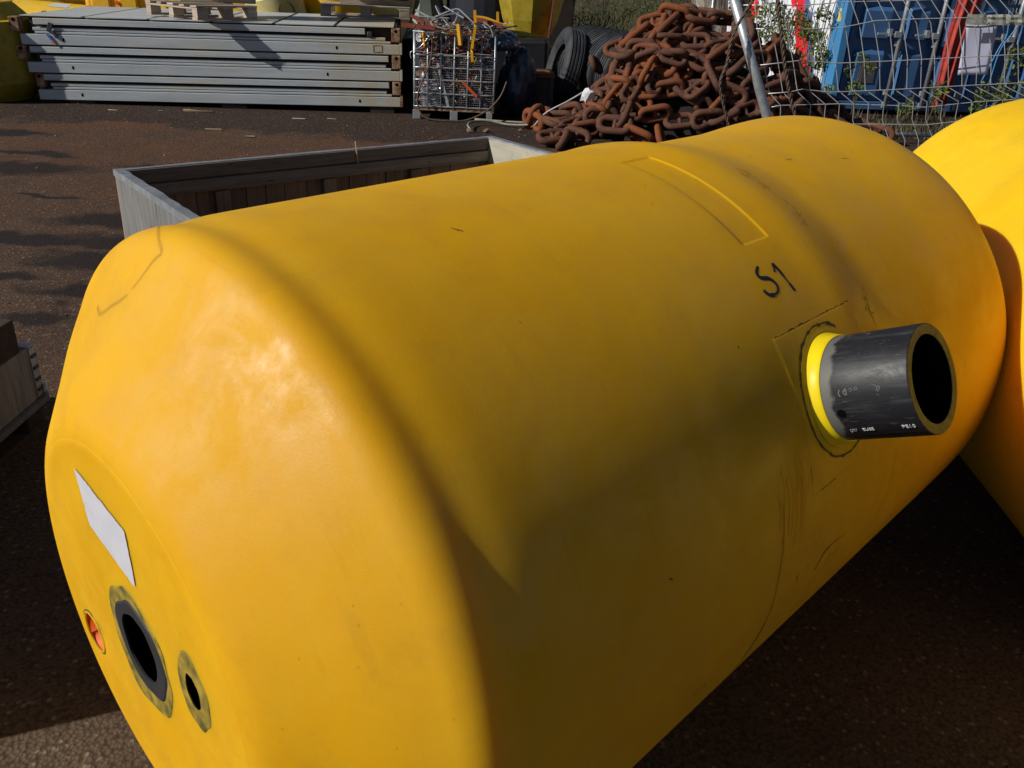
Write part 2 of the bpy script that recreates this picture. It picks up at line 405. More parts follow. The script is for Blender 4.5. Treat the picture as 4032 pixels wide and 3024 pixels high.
def relief(t, ph):   # moulded step of the far section: deep on the upper side, dying out round the belly
    f = 1-sstep((abs(ph)-42)/42)
    d = -.0200*sstep((t-1.105)/.17)*(1-.8*sstep((t-1.55)/.35))*f + .0042*math.exp(-((t-1.075)/.045)**2)*f
    d += -.0058*math.exp(-((t-.040)/.034)**2)*(1-.5*sstep((abs(ph)-60)/60)) if t < .5 else 0
    return d
def rprof(t):
    for (t0, r0), (t1, r1) in zip(PROF, PROF[1:]):
        if t0 <= t <= t1 and t1 > t0: return r0+(r1-r0)*(t-t0)/(t1-t0)
    return .64
def smooth_prof(step=.012):
    # catmull-rom over the profile
    out = []
    P = [V((a, b, 0)) for a, b in PROF]
    return [(q.x, max(q.y, 0)) for q in spline(P, 3)]
SPROF = smooth_prof()
def buoy_body(name, mat, parent, nphi=200, emboss=None):
    prof = list(SPROF); ts = []
    # side part gets extra samples for the embossed frames
    ext = []
    if emboss:
        for (t0, t1, p0, p1, dep) in emboss:
            for e in (t0, t1):
                for k in (-.004, -.0016, .0016, .004): ext.append(e+k)
    full = []
    prof = [q for k_, q in enumerate(prof) if k_ == 0 or q[0] > prof[k_-1][0]-1e-9 or q[1] != prof[k_-1][1]]
    dense = []
    for k_ in range(len(prof)-1):
        (ta, ra), (tb, rb) = prof[k_], prof[k_+1]; nn_ = max(1, int(abs(tb-ta)/.02)) if ra > .55 else 1
        for q in range(nn_): dense.append((ta+(tb-ta)*q/nn_, ra+(rb-ra)*q/nn_))
    prof = dense+[prof[-1]]
    for i in range(len(prof)-1):
        full.append(prof[i])
        t0, t1 = prof[i][0], prof[i+1][0]
        for e in sorted(ext):
            if t0 < e < t1: full.append((e, prof[i][1]+(prof[i+1][1]-prof[i][1])*(e-t0)/(t1-t0)))
    full.append(prof[-1])
    phis = [2*pi*j/nphi for j in range(nphi)]
    if emboss:
        for (t0, t1, p0, p1, dep) in emboss:
            for e in (p0, p1):
                for k in (-.006, -.003, .003, .006): phis.append((R(e)+k) % (2*pi))
    phis = sorted(set(phis)); n = len(phis)
    vs = []; fs = []
    def sd(x, a, b, w_): # smooth box
        return max(0, min(1, (x-a)/w_+.5))*max(0, min(1, (b-x)/w_+.5))
    for (t, r) in full:
        for ph in phis:
            rr = r
            pw = math.degrees(ph); pw = pw-360 if pw > 180 else pw
            if r > .5: rr += relief(t, pw)
            if emboss:
                pd = math.degrees(ph)
                for (t0, t1, p0, p1, dep) in emboss:
                    rr += dep*sd(t, t0, t1, .0036)*sd(pd, p0, p1, .35)
            vs.append((t, -rr*sin(ph), .64+rr*cos(ph)))
    for i in range(len(full)-1):
        for j in range(n): fs.append((i*n+j, i*n+(j+1) % n, (i+1)*n+(j+1) % n, (i+1)*n+j))
    b = MB(); b.add(vs, fs)
    o = b.build(name, mat, parent)
    bm = bmesh.new(); bm.from_mesh(o.data); bmesh.ops.remove_doubles(bm, verts=bm.verts, dist=1e-5)
    for f in bm.faces: f.smooth = True
    bmesh.ops.recalc_face_normals(bm, faces=bm.faces)
    bm.to_mesh(o.data); bm.free()
    return o
def S(t, ph, off=0.0):   # point on the buoy surface (local), phi in degrees from the top towards the camera side
    r = rprof(t)+off+(relief(t, ph) if t > -.06 else 0); p = R(ph); return V((t, -r*sin(p), .64+r*cos(p)))
def ribbon(b, pts, wid, off=.0006, mi=0, fn=S):
    """flat strip along (t,phi) points, drawn on the surface"""
    n = len(pts)
    if not isinstance(wid, (list, tuple)): wid = [wid]*n
    vs = []
    for i, (t, ph) in enumerate(pts):
        a = pts[max(i-1, 0)]; c = pts[min(i+1, n-1)]
        dt, dp = c[0]-a[0], (c[1]-a[1])*R(1)*.64
        L = math.hypot(dt, dp) or 1; nx, ny = -dp/L, dt/L
        for s_ in (-1, 1):
            vs.append(fn(t+nx*s_*wid[i]/2, ph+math.degrees(ny*s_*wid[i]/2/.64), off))
    b.add(vs, [(2*i, 2*i+1, 2*i+3, 2*i+2) for i in range(n-1)], mi)
def spl2(pts, k=6): return [(q.x, q.y) for q in spline([V((a, b, 0)) for a, b in pts], k)]

mw = buoy_frame((-.44, 1.19, .60), AZ, TL)
mw.translation.z -= 0.0
B1 = empty('yellow_buoy', label='huge yellow buoy in front with S1 written on it and a black pipe stub', cat='buoy', mat=mw)
body = buoy_body('body', [Y_BUOY], B1, 240, emboss=[(.899, .992, 4.2, 33.3, -.0030), (.806, 1.106, 50.2, 77.5, .0010)])
body.data.materials.append(BLACK); body.data.materials.append(ORANGE_IN)
# real holes in the end face
def bore(target, y, z, r, depth, mi):
    b = MB(); n = 48
    b.lathe([(0, -.26), (r, -.26), (r, -.205+depth), (0, -.205+depth)], n, 'X')
    o = b.build('bore', [Y_BUOY, BLACK, ORANGE_IN]); o.data.polygons.foreach_set('material_index', [mi]*len(o.data.polygons))
    bm = bmesh.new(); bm.from_mesh(o.data); bmesh.ops.remove_doubles(bm, verts=bm.verts, dist=1e-5); bmesh.ops.recalc_face_normals(bm, faces=bm.faces)
    for f in bm.faces: f.smooth = len(f.verts) == 4
    bm.to_mesh(o.data); bm.free()
    o.matrix_world = mw @ Matrix.Translation((0, y, .64+z)) @ Matrix.Scale(1.35 if mi == 1 and r < .04 else 1, 4, (0, 0, 1))
    md = target.modifiers.new('b', 'BOOLEAN'); md.operation = 'DIFFERENCE'; md.solver = 'EXACT'; md.object = o
    try: md.material_mode = 'INDEX'
    except Exception: pass
    dg = bpy.context.evaluated_depsgraph_get(); dg.update()
    me = bpy.data.meshes.new_from_object(target.evaluated_get(dg), depsgraph=dg)
    target.modifiers.clear(); target.data = me; bpy.data.objects.remove(o)
# local Y is opposite of w  -> y = -w
bore(body, -.012, .0, .072, .42, 1)
bore(body, .232, -.132, .040, .10, 2)
bore(body, -.200, .046, .030, .25, 1)
def face_ring(name, y, z, ri, ro, x0, x1, mat, parent=B1, wob=0, label=None, sz=1.0):
    b = MB(); n = 64; vs = []
    prof = [(ri, x0), (ri, x1), (ro-.004, x1), (ro, x1+.002), (ro, x0)]
    for (r, x) in prof:
        for j in range(n):
            a = 2*pi*j/n; k = 1+(wob*mnoise.noise(V((cos(a)*1.7, sin(a)*1.7, r*30+y*9))) if r > 0 else 0)
            vs.append((x, y+r*k*cos(a), .64+z+r*k*sin(a)*sz))
    k = len(prof)
    fs = [(i*n+j, i*n+(j+1) % n, ((i+1) % k)*n+(j+1) % n, ((i+1) % k)*n+j) for i in range(k) for j in range(n)]
    b.add(vs, fs); return b.build(name, mat, parent, smooth=False, label=label)
face_ring('grime_ring', -.008, -.010, .070, .112, -.2045, -.2061, GRIME, wob=.16, sz=1.05, label='ground-off greenish ring round the big end hole')
face_ring('rubber_ring', -.012, 0, .061, .087, -.2045, -.208, RUBBER_RING, wob=.09, label='dull black ring set in the end hole')
face_ring('grime_ring', -.200, .046, .022, .050, -.2045, -.2061, GRIME, wob=.13, sz=1.45, label='ground-off patch round the small end hole')
face_ring('hole_lip', .232, -.132, .039, .044, -.204, -.2075, Y_BUOY)
face_ring('dirt_line', .232, -.132, .0445, .047, -.2045, -.2060, SCUFF, wob=.08)
b = MB(); x0 = -.2066
cq = [V((0, .125, .64+.278)), V((0, -.050, .64+.249)), V((0, -.047, .64+.143)), V((0, .109, .64+.176))]
vs = []; nu = 24; nv = 12
for j in range(nv+1):
    for i in range(nu+1):
        a_, c_ = i/nu, j/nv; q = cq[0].lerp(cq[1], a_).lerp(cq[3].lerp(cq[2], a_), c_)
        e_ = (i in (0, nu))+(j in (0, nv)); q = q+V((0, random.uniform(-.0012, .0012), random.uniform(-.0012, .0012)))*e_
        q.x = x0-.0006*abs(mnoise.noise(V((a_*5, c_*3, 7))))
        vs.append(q)
b.add(vs, [(j*(nu+1)+i, j*(nu+1)+i+1, (j+1)*(nu+1)+i+1, (j+1)*(nu+1)+i) for j in range(nv) for i in range(nu)])
b.build('white_label', WHITE, B1)

# the writing: S 1
b = MB()
def px1(x, y):   # crop coords of the handwriting to (t,phi) : affine fitted on three points
    return x, y
# strokes in (t, phi): fitted to the photograph
T_S = [(.8885, 37.6), (.8775, 38.4), (.8715, 39.8), (.8735, 41.1), (.8835, 41.7), (.8955, 42.0), (.9035, 42.9), (.9045, 44.3), (.8975, 45.3), (.887, 45.6), (.8775, 44.9), (.8735, 43.7)]
def ink(pts, wd):
    q = spl2(pts, 8); n = len(q)
    ribbon(b, q, [wd*(.55+.45*sin(pi*min(1, (i+2)/n*1.4))*1.2 if i < n*.75 else 1.0) for i in range(n)], .0007)
ink([(.8905, 38.0), (.8805, 38.5), (.8725, 39.1), (.8722, 39.8), (.8790, 40.25), (.8938, 40.6), (.9035, 41.4), (.9060, 42.4), (.8985, 43.3), (.8830, 43.6), (.868, 43.4), (.8615, 42.8), (.8592, 42.2)], .0088)
ink([(.9382, 38.4), (.9426, 40.3), (.9454, 42.2), (.9502, 44.5)], .0082)
ink([(.9380, 38.5), (.9325, 39.3), (.9265, 40.1)], .0070)
wr = b.build('handwriting', INK, B1, label='black marker letters S1')

# thin marks : frame cracks, scuffs
b = MB()
def wiggle(a, c, n, amp):
    return [(a[0]+(c[0]-a[0])*i/n+random.uniform(-amp, amp)*.3, a[1]+(c[1]-a[1])*i/n+random.uniform(-amp, amp)*20) for i in range(n+1)]
ribbon(b, wiggle((.812, 50.1), (1.10, 50.1), 40, .006), [random.choice((.0012, .002, .0035)) for _ in range(41)])
ribbon(b, wiggle((.806, 50.6), (.806, 55), 6, .001), .0009)
ribbon(b, wiggle((.806, 72.5), (.808, 77.2), 8, .001), .0022)
ribbon(b, wiggle((.838, 77.6), (.90, 77.6), 10, .004), .0018)
for i in range(38):     # scrape beyond the shoulder
    t = 1.155+random.gauss(0, .012); ph = random.uniform(14, 33); L = random.uniform(.3, 1.8)
    ribbon(b, [(t, ph), (t+random.uniform(-.006, .006), ph+L)], random.uniform(.0007, .0022))
for i in range(16):
    t = 1.185+random.gauss(0, .008); ph = 52+random.gauss(0, 1.3)
    ribbon(b, wiggle((t, ph), (t+random.uniform(-.02, .02), ph+random.uniform(-1, 2)), 4, .005), .0010)
ribbon(b, [(1.185, 53), (1.187, 56.5)], .0015)
for (t, ph, dt, dp) in [(.335, 13.4, .006, 1.0), (.342, 14.0, .004, .9), (1.40, 14.5, .02, .5), (1.60, 19.2, .02, .5), (.47, 101, .012, -1.2), (.50, 100, .004, 1.0), (.78, 92, .01, 2), (.36, 73, .008, .5)]:
    ribbon(b, wiggle((t, ph), (t+dt, ph+dp), 4, .002), .0020)
for i in range(26):     # long tears running round the belly below the pipe
    pass
for i in range(22):
    t = random.uniform(.0, 1.8); ph = random.uniform(0, 100); b0 = random.uniform(.001, .004)
    ribbon(b, [(t, ph), (t+b0, ph+random.uniform(-.4, .4))], b0*.6)
sm = b.build('scuff_mark', SCUFF, B1); sm['kind'] = 'stuff'
b = MB()
ribbon(b, spl2([(.702, 74.8), (.698, 82.8), (.696, 88.8), (.699, 94), (.694, 99), (.685, 103)], 8), .0022)
ribbon(b, spl2([(.694, 98), (.686, 102), (.676, 106), (.665, 109)], 8), [.002, .004, .006, .007, .007, .007, .007, .007, .007, .007, .007, .007, .007, .006, .006, .006, .005, .005, .005, .005, .004, .004, .003, .003, .002])
for i in range(16):
    t0 = random.uniform(.64, .80); p0 = 64+random.uniform(0, 8)+(.80-t0)*45; L = random.uniform(4, 13)
    ribbon(b, spl2([(t0, p0), (t0+.004, p0+L/2), (t0-.003, p0+L)], 4), random.uniform(.0005, .0016))
ribbon(b, spl2([(1.191, 81.8), (1.187, 87), (1.181, 93.3), (1.155, 99.5)], 6), .0013)
ribbon(b, spl2([(.995, 92.7), (.94, 92.2), (.896, 92.6), (.871, 95.7)], 6), [.001]*5+[.003]*5+[.006]*5+[.004]*4)
ribbon(b, spl2([(.97, 95), (.93, 96.5), (.90, 99)], 6), .0014)
sm = b.build('scuff_streak', SCUFF2, B1); sm['kind'] = 'stuff'
b = MB()
ribbon(b, spl2([(.004, -15.6), (-.03, -9), (-.044, -5.9), (-.052, -7.2), (-.086, -10.8), (-.100, -16), (-.106, -20), (-.098, -23)], 6), .0035, off=.0005)
for q in ([(.006, -23.4), (-.010, -25.4)], [(-.010, -25.4), (.002, -31)], [(.002, -31), (.016, -29)]): ribbon(b, q, .005, off=.0006)
sm = b.build('faint_label_mark', simple('faint_rub_mark', (.60, .31, .004), .45), B1)

# pipe stub on the flange
pt, pp = .955, 63.0
ax = V((0, -sin(R(pp)), cos(R(pp)))); xx = V((1, 0, 0)); yy_ = ax.cross(xx)
pm = Matrix((xx, yy_, ax)).transposed().to_4x4(); pm.translation = V((pt, 0, .64))+ax*.638
def pmesh(b, name, mats, smooth=True, label=None, parent=B1):
    o = b.build(name, mats, parent, label=label); o.matrix_local = pm; return autosmooth(o, 30) if smooth else o
def saddle(r, a, off):   # height above tangent plane of the cylinder body at polar (r,a)
    return math.sqrt(max(.638**2-(r*sin(a))**2, 0))-.638+off
b = MB(); n = 72
rings = [(.1115, -.012), (.1115, .002), (.1107, .0045), (.1095, .006), (.108, .009), (.1065, .013), (.1045, .018), (.1030, .021), (.1018, .022), (.100, .022)]
vs = []
for (r, h) in rings:
    for j in range(n):
        a = 2*pi*j/n; k = max(0, min(1, (h-.004)/.018)); hh = saddle(r, a, 0)*(1-k)+h
        vs.append((r*cos(a), r*sin(a), hh))
fs = [(i*n+j, i*n+(j+1) % n, (i+1)*n+(j+1) % n, (i+1)*n+j) for i in range(len(rings)-1) for j in range(n)]
b.add(vs, fs)
pmesh(b, 'collar', WELD, label='bright raw yellow welded collar round the pipe')
b = MB(); vs = []
for k_, (dr, dh) in enumerate([(-.0015, 0), (.0015, 0)]):
    for j in range(n*2):
        a = 2*pi*j/(n*2); wob = .0025*mnoise.noise(V((cos(a)*6, sin(a)*6, 1))); th = .0024*(.5+abs(mnoise.noise(V((cos(a)*9, sin(a)*9, 3))))*2.4)
        r = .1295+wob+(-th if k_ == 0 else th); vs.append((r*cos(a), r*sin(a), saddle(r, a, .0048)))
n2 = n*2
bb_ = MB(); vv = []
for (r, h) in [(.1285, -.004), (.1285, .0030), (.127, .0042), (.114, .0046), (.1115, .0030), (.1115, -.004)]:
    for j in range(n):
        a = 2*pi*j/n; vv.append((r*cos(a), r*sin(a), saddle(r, a, h)))
bb_.add(vv, [(i*n+j, i*n+(j+1) % n, (i+1)*n+(j+1) % n, (i+1)*n+j) for i in range(5) for j in range(n)])
pmesh(bb_, 'flange', Y_BUOY)
b.add(vs, [(j, (j+1) % n2, n2+(j+1) % n2, n2+j) for j in range(n2)])
pmesh(b, 'weld_edge', SCUFF, smooth=False)
b = MB()
b.lathe([(.100, .020), (.100, .180), (.0992, .1815), (.098, .182)], 96)
pipe = pmesh(b, 'pipe', PIPE)
b = MB(); b.lathe([(.098, .182), (.0805, .1815), (.080, .180)], 96)
pmesh(b, 'cut_rim', CUTEDGE, smooth=False, label='rough cut end of the pipe showing brown yellow')
b = MB(); b.lathe([(.080, .1805), (.080, -.15), (0, -.15)], 96); pmesh(b, 'pipe_bore', BLACK)
# small round hole in the pipe wall: dark plug disc recessed by a rim
def on_pipe(ang, h, off=.0006): return V(((.100+off)*cos(ang), (.100+off)*sin(ang), h))
# angle on the pipe facing the camera: local -y... find by geometry
camloc = (mw @ pm).inverted() @ V((0, 0, 1.6)); CA = math.atan2(camloc.y, camloc.x)
b = MB(); vs = []; k = 24
c_a, c_h = CA+.30, .072
sgn = 1 if on_pipe(CA+.3, 0).y < on_pipe(CA-.3, 0).y else -1
def pipe_uv(da, h, off=.0006): return on_pipe(CA+da, h, off)
PIPE_DOWN = 1
w1 = mw @ pm @ on_pipe(CA+.4, .1); w2 = mw @ pm @ on_pipe(CA-.4, .1)
if w1.z > w2.z: PIPE_DOWN = -1
def pd(down, h, off=.0006): return on_pipe(CA+PIPE_DOWN*down/.1, h, off)
vs = [pd(.047+.0085*sin(2*pi*j/k), .052+.0085*cos(2*pi*j/k), .0008) for j in range(k)]
b.add(vs+[pd(.047, .052, .0008)], [(j, (j+1) % k, k) for j in range(k)])
pmesh(b, 'drill_hole', BLACK, smooth=False)
def pipe_text(txt, size, down, h0, mat, name, label=None):
    me = text_mesh(txt, size)
    b = MB(); vs = [pd(down-v.co.y, h0+v.co.x, .0010+v.co.z) for v in me.vertices]
    b.add(vs, [tuple(p.vertices) for p in me.polygons]); pmesh(b, name, mat, smooth=False, label=label)
pipe_text('PE10', .0120, .092, .146, PRINT, 'printed_text', 'small white printed letters PE10')
pipe_text('EUSE', .0100, .092, .074, PRINT, 'printed_text', 'small white printed letters EUSE')
pipe_text('(////', .0095, .092, .050, PRINT, 'printed_text', 'small white printed symbol of slanted strokes')
b = MB()
def pstroke(pts, wd):
    q = spl2(pts, 6)
    for (a, c) in zip(q, q[1:]):
        dx, dy = c[0]-a[0], c[1]-a[1]; L = math.hypot(dx, dy) or 1; nx, ny = -dy/L*wd/2, dx/L*wd/2
        b.add([pd(a[1]+ny, a[0]+nx), pd(a[1]-ny, a[0]-nx), pd(c[1]-ny, c[0]-nx), pd(c[1]+ny, c[0]+nx)], [(0, 1, 2, 3)])
pstroke([(0.0590, .002), (0.0560, .008), (0.0585, .015)], .0022)
pstroke([(0.0700, .001), (0.0650, .007), (0.0690, .013)], .002); pstroke([(0.0700, .001), (0.0710, .013)], .002)
pstroke([(0.0760, .004), (0.0800, .001), (0.0820, .005), (0.0770, .007)], .0012)
pstroke([(0.0860, .003), (0.0900, .000), (0.0920, .004), (0.0870, .005), (0.0860, .003)], .0012)
pstroke([(0.1260, .010), (0.1290, .003), (0.1330, .005), (0.1280, .012)], .0016)
random.seed(3)
for i in range(46):
    h_ = random.uniform(.04, .172); dw_ = random.uniform(-.09, .09)
    pstroke([(h_, dw_), (h_+random.uniform(-.006, .012), dw_+random.uniform(-.004, .004))], random.uniform(.0003, .0009))
o = pmesh(b, 'chalk_mark', GREYPRINT, smooth=False, label='grey scribbles and scratches'); o['kind'] = 'stuff'

# right-hand buoy
az2 = R(3)
a2 = V((sin(az2), cos(az2), 0))
m2 = buoy_frame(V((1.965, 2, .64))+a2*(1.47-1.93), az2, 0)
B2 = empty('yellow_buoy', label='sunlit bright yellow buoy at the right edge, behind the pipe stub', cat='buoy', mat=m2)
bb = buoy_body('body', [Y_LEMON], B2, 128, emboss=[(1.30, 1.50, -62, -30, .003)])

# dirty buoy at the far left
def capsule(name, r, L, mat, parent, n=48, cone=.25, taper=.62):
    b = MB(); pr = [(-L/2, 0), (-L/2, r*taper*.9), (-L/2+.02, r*taper), (-L/2+cone*.85, r*.95), (-L/2+cone, r*.99), (-L/2+cone*1.2, r), (L/2-cone*1.2, r), (L/2-cone, r*.99), (L/2-cone*.85, r*.95), (L/2-.02, r*taper), (L/2, r*taper*.9), (L/2, 0)]
    q = spline([V((x, y, 0)) for x, y in pr], 4)
    b.lathe([(max(p.y, 0), p.x) for p in q], n, 'X'); return b.build(name, mat, parent, smooth=True)
random.seed(11)
# ================================================================== STACK OF FOLDED STEEL FRAMES
LS = 4.17
stk = empty('steel_frame_stack', (-5.61, 10.05, .035), (0, -R(.6), math.atan2(.56, 4.13)), 'long grey stack of folded steel container frames with rusty corner fittings', 'container stack')
DS = 2.35
PT = .293
hole_me = None
for k in range(3):
    z = k*PT
    xo = (.05, -.01, -.03)[k]
    def bx(name, x0, x1, y0, y1, z0, z1, mat=STEEL, bev=.006, label=None):
        b = MB(); b.box2((x0, y0, z+z0), (x1, y1, z+z1)); return b.build(name, mat, stk, bevel=bev, label=label)
    bx('beam', xo, LS-.03, 0, .16, 0, .110)
    bx('recess_shade_core', .06, LS-.10, .09, DS-.1, .01, PT-.005, DARKBROWN, 0)  # dark core colour stands in for the shadow inside the recesses
    bx('lower_rib', xo+.16, LS-.13, .004, .10, .116, .141, bev=.005)
    bx('upper_rib', xo+.14, LS-.19, .014, .10, .147, .181, bev=.006)
    if 0: bx('recess_panel', .1, LS-.05, .072, .085, .163, .215, bev=0)
    bx('top_rail', xo+(.05 if k < 2 else .16), LS-.16 if k < 2 else LS-.42, .004, .15, .222, .276)
    bx('rail_lip', xo+(.05 if k < 2 else .16), LS-.16 if k < 2 else LS-.42, -.004, .02, .213, .2215, bev=.002)
    # corner fittings
    for (x0, x1) in ((LS-.12, LS-.02), (xo-.09 if k else xo, xo+.01 if k else xo+.08)):
        b = MB(); b.box2((x0, -.006, z+.135), (x1, .14, z+.285)); cf = b.build('corner_fitting', RUSTPLATE, stk, bevel=.006)
        b = MB(); b.lathe([(0, -.0015), (.018, -.0015), (.018, .004)], 14, 'Y'); h = b.build('slot', BLACK, cf, loc=((x0+x1)/2, -.0065, z+.255))
    for hx in ((.52, 3.66), (.47, 3.3), (.42, 2.86 if False else 3.42))[k]:
        b = MB(); vs = [(hx+.012*cos(2*pi*j/14), -.0015, z+.06+.020*sin(2*pi*j/14)) for j in range(14)]; b.add(vs, [tuple(range(14))])
        b.build('bolt_hole', BLACK, stk)
    if k: 
        b = MB(); b.box2((LS-.30, -.0025, z+.028), (LS-.20, 0, z+.1)); 
    bx('end_beam', LS-.03, LS+.0, .0, .06, 0, .135, RUSTPLATE if k == 0 else STEEL, .004)
    # end wall, dark brown, ribbed
    for r_ in range(6):
        b = MB(); b.box2((LS-.10, .16+r_*.37, z+.01), (LS-.045+.02*(r_ % 2), .16+r_*.37+.34, z+PT-.02)); b.build('end_panel', DARKBROWN, stk, bevel=.004)
for (x0, z0, z1) in ((LS-.30, .65, .68), (LS-.30, .60, .61)):
    pass
# rust outline patch on the upper beam
b = MB(); zz_ = 2*PT+.03
for (x0, z0, x1, z1) in ((LS-.33, zz_+.066, LS-.23, zz_+.073), (LS-.33, zz_-.008, LS-.23, zz_+.0), (LS-.335, zz_, LS-.329, zz_+.066), (LS-.236, zz_, LS-.231, zz_+.066)):
    b.box2((x0, -.0035, z0), (x1, 0, z1))
b.build('rust_outline', RUSTPLATE, stk)
nx = 6
for i in range(nx):
    b = MB(); x0 = .0+i*(LS-.05)/nx; x1 = x0+(LS-.05)/nx-.04
    b.box((((x0+x1)/2), DS/2+.0, 3*PT+.004), (x1-x0, DS-.02, .012), jit=.002); b.build('top_panel', STEEL, stk, bevel=.003)
b = MB(); b.box2((.02, .06, 3*PT-.012), (LS-.06, DS-.05, 3*PT-.0025)); b.build('top_deck', DARKBROWN, stk)
# hanging hook and straps at the left upper corner
b = MB(); b.box((.30, -.01, .77), (.05, .02, .10), Matrix.Rotation(.4, 3, 'Y')); b.box((.34, -.012, .70), (.03, .02, .08), Matrix.Rotation(-.5, 3, 'Y')); b.build('latch', SCRAPD, stk, bevel=.004)
b = MB(); b.bar((.26, -.008, .70), (.30, -.01, .64), .022, .006, (0, 1, 0)); b.build('strap_end', simple('blue_strap', (.02, .16, .6), .6), stk, label='small blue strap end')
b = MB(); b.bar((.30, -.0105, .635), (.33, -.0105, .59), .022, .005, (0, 1, 0)); b.build('strap_tail', simple('pink_strap', (.55, .2, .16), .6), stk, label='faded pink strap tail')
b = MB(); b.box2((LS-.40, -.0, .77), (LS-.34, .05, .83)); b.build('hinge_block', SCRAPD, stk, bevel=.01)
for (x, y) in ((LS-.25, .05), (.5, .05), (2.2, .05)):
    b = MB(); b.box2((-.14, -.03, 0), (.14, .12, .05 if x < 3 else .075)); o = b.build('wood_block', WOODD if x < 3 else DARKBROWN, None)
    q = stk.matrix_basis if False else None
    o.parent = stk; o.location = (x, y, -.045-(.03 if x > 3 else 0))

# ------------------------------------------------------------------ pallets
def make_pallet(name, lx, ly, loc, rz, label, mats=(WOODP, WOODP), group=None, h=.144):
    t = empty(name, loc, (0, 0, rz), label, 'pallet', group)
    bt = .022; bh = h-3*bt-.0
    for i in range(3):
        y = .05+(ly-.1)*i/2
        for j in range(3):
            x = .07+(lx-.14)*j/2
            b = MB(); b.box((x, y, bt+bh/2), (.13, .095, bh), jit=.003); b.build('block', mats[1], t, bevel=.004)
        b = MB(); b.box((lx/2, y, bt/2), (lx, .1, bt-.002), jit=.002); b.build('bottom_board', mats[0], t, bevel=.003)
    for j in range(3):
        x = .07+(lx-.14)*j/2
        b = MB(); b.box((x, ly/2, bt+bh+bt/2+.001), (.13, ly, bt-.002), jit=.002); b.build('stringer_board', mats[0], t, bevel=.003)
    for i in range(5):
        y = .06+(ly-.12)*i/4
        b = MB(); b.box((lx/2, y, h-bt/2+.002), (lx+random.uniform(-.01, .01), .115 if i % 2 == 0 else .09, bt-.002), jit=.003); b.build('deck_board', mats[0], t, bevel=.003)
    return t
zt = .045+3*PT+.012
p1 = make_pallet('pallet', .80, 1.02, (-3.66, 10.08, zt+.022), R(53), 'pale wooden pallet sticking out over the front edge of the steel stack', group='pallets on the steel stack', h=.15)
# timber bearers and the buoy on it
b = MB(); b.box((0, 0, .03), (.85, .10, .06)); o = b.build('timber_bearer', WOODP, None, bevel=.004); o.location = (-3.72, 11.0, zt+.176); o.rotation_euler = (0, 0, R(10))
tag(o, 'short timber bearer on the left pallet under a yellow buoy', 'timber')
p2 = make_pallet('pallet', 1.15, .8, (-2.72, 12.05-.15, zt+.035), R(8), 'dark shaded wooden pallet at the right rear of the steel stack', group='pallets on the steel stack', h=.15)
b = MB(); b.box((0, 0, .03), (.95, .09, .06)); o = b.build('timber_bearer', WOODP, None, bevel=.004); o.location = (-2.05, 12.25, zt+.19); o.rotation_euler = (0, 0, R(6))
tag(o, 'sunlit timber bearer on the right pallet', 'timber')

def far_buoy(loc, rot, r, L, mat, label, cone=.3, taper=.6, extra=None, n=48):
    t = empty('yellow_buoy', loc, rot, label, 'buoy')
    capsule('body', r, L, mat, t, n, cone, taper); return t
far_buoy((-3.60, 11.15, zt+.235+.43), (0, 0, R(8)), .43, 1.25, Y_DIRTY, 'dull yellow buoy lying on the left pallet', .25, .6)
far_buoy((-2.0, 12.35, zt+.25+.46), (0, 0, R(6)), .46, 1.3, Y_DIRTY, 'dull yellow buoy lying on the right pallet', .3, .7)
# far left dirty buoy standing beside the stack
far_buoy((-6.20, 10.30, .50), (0, R(86), R(10)), .55, 1.04, Y_DIRTY, 'big dirty yellow-green buoy standing at the far left by the stack end', .2, .70)
# buoys behind the stack
t = far_buoy((-6.9, 13.3, .40), (0, R(2), R(-4)), .50, 1.75, Y_FAR, 'yellow buoy lying behind the left end of the stack, marked C3', .35, .55)
b = MB(); b.add([(.02, -.22, .455), (.30, -.22, .455), (.32, -.10, .495), (.06, -.10, .495)], [(0, 1, 2, 3)]); b.build('white_label', WHITE, t)
me = text_mesh('C3', .15, .002); o = bpy.data.objects.new('handwriting', me); me.materials.append(INK); col.objects.link(o); o.parent = t; o.matrix_local = Matrix.Translation((-.02, -.40, .325)) @ Matrix.Rotation(R(48), 4, 'X')
far_buoy((-8.3, 14.9, .50), (0, R(90), 0), .62, 1.5, CREAM, 'cream faded buoy behind the far left buoy', .35, .6)
far_buoy((-7.9, 16.6, .9), (0, R(0), R(15)), .6, 2.2, Y_FAR, 'yellow buoy lying high in the back row at top left', .35, .6)
# box floats
def box_float(loc, d, rz, mat, label):
    t = empty('box_float', loc, (0, 0, rz), label, 'float')
    b = MB(); b.box((0, 0, d[2]/2), d); b.build('shell', mat, t, bevel=.07)
    for s_ in (-1, 1):
        b = MB(); b.box((s_*d[0]*.22, -d[1]/2-.005, d[2]*.5), (d[0]*.30, .05, d[2]*.8)); b.build('moulded_panel', mat, t, bevel=.02)
    b = MB(); b.lathe([(0, -.01), (.03, -.01), (.03, .02)], 16, 'Y'); b.build('bung', ORANGE_IN, t, loc=(d[0]*.05, -d[1]/2-.035, .9))
    return t
box_float((-6.35, 14.4, 0), (.92, .8, 1.5), R(4), Y_FAR, 'tall orange-yellow box float behind the stack, left one')
box_float((-5.45, 14.45, 0), (.72, .8, 1.5), R(-6), Y_LEMON, 'tall yellow box float right beside the orange one')
far_buoy((-4.55, 14.7, .65), (0, R(90), 0), .55, 1.7, Y_FAR, 'yellow buoy standing behind the left pallet', .3, .6)
t = far_buoy((-3.75, 13.95, .6), (0, R(74), R(14)), .42, 1.6, CREAM, 'pale cream buoy with a dark bung, between the two pallets', .3, .6)
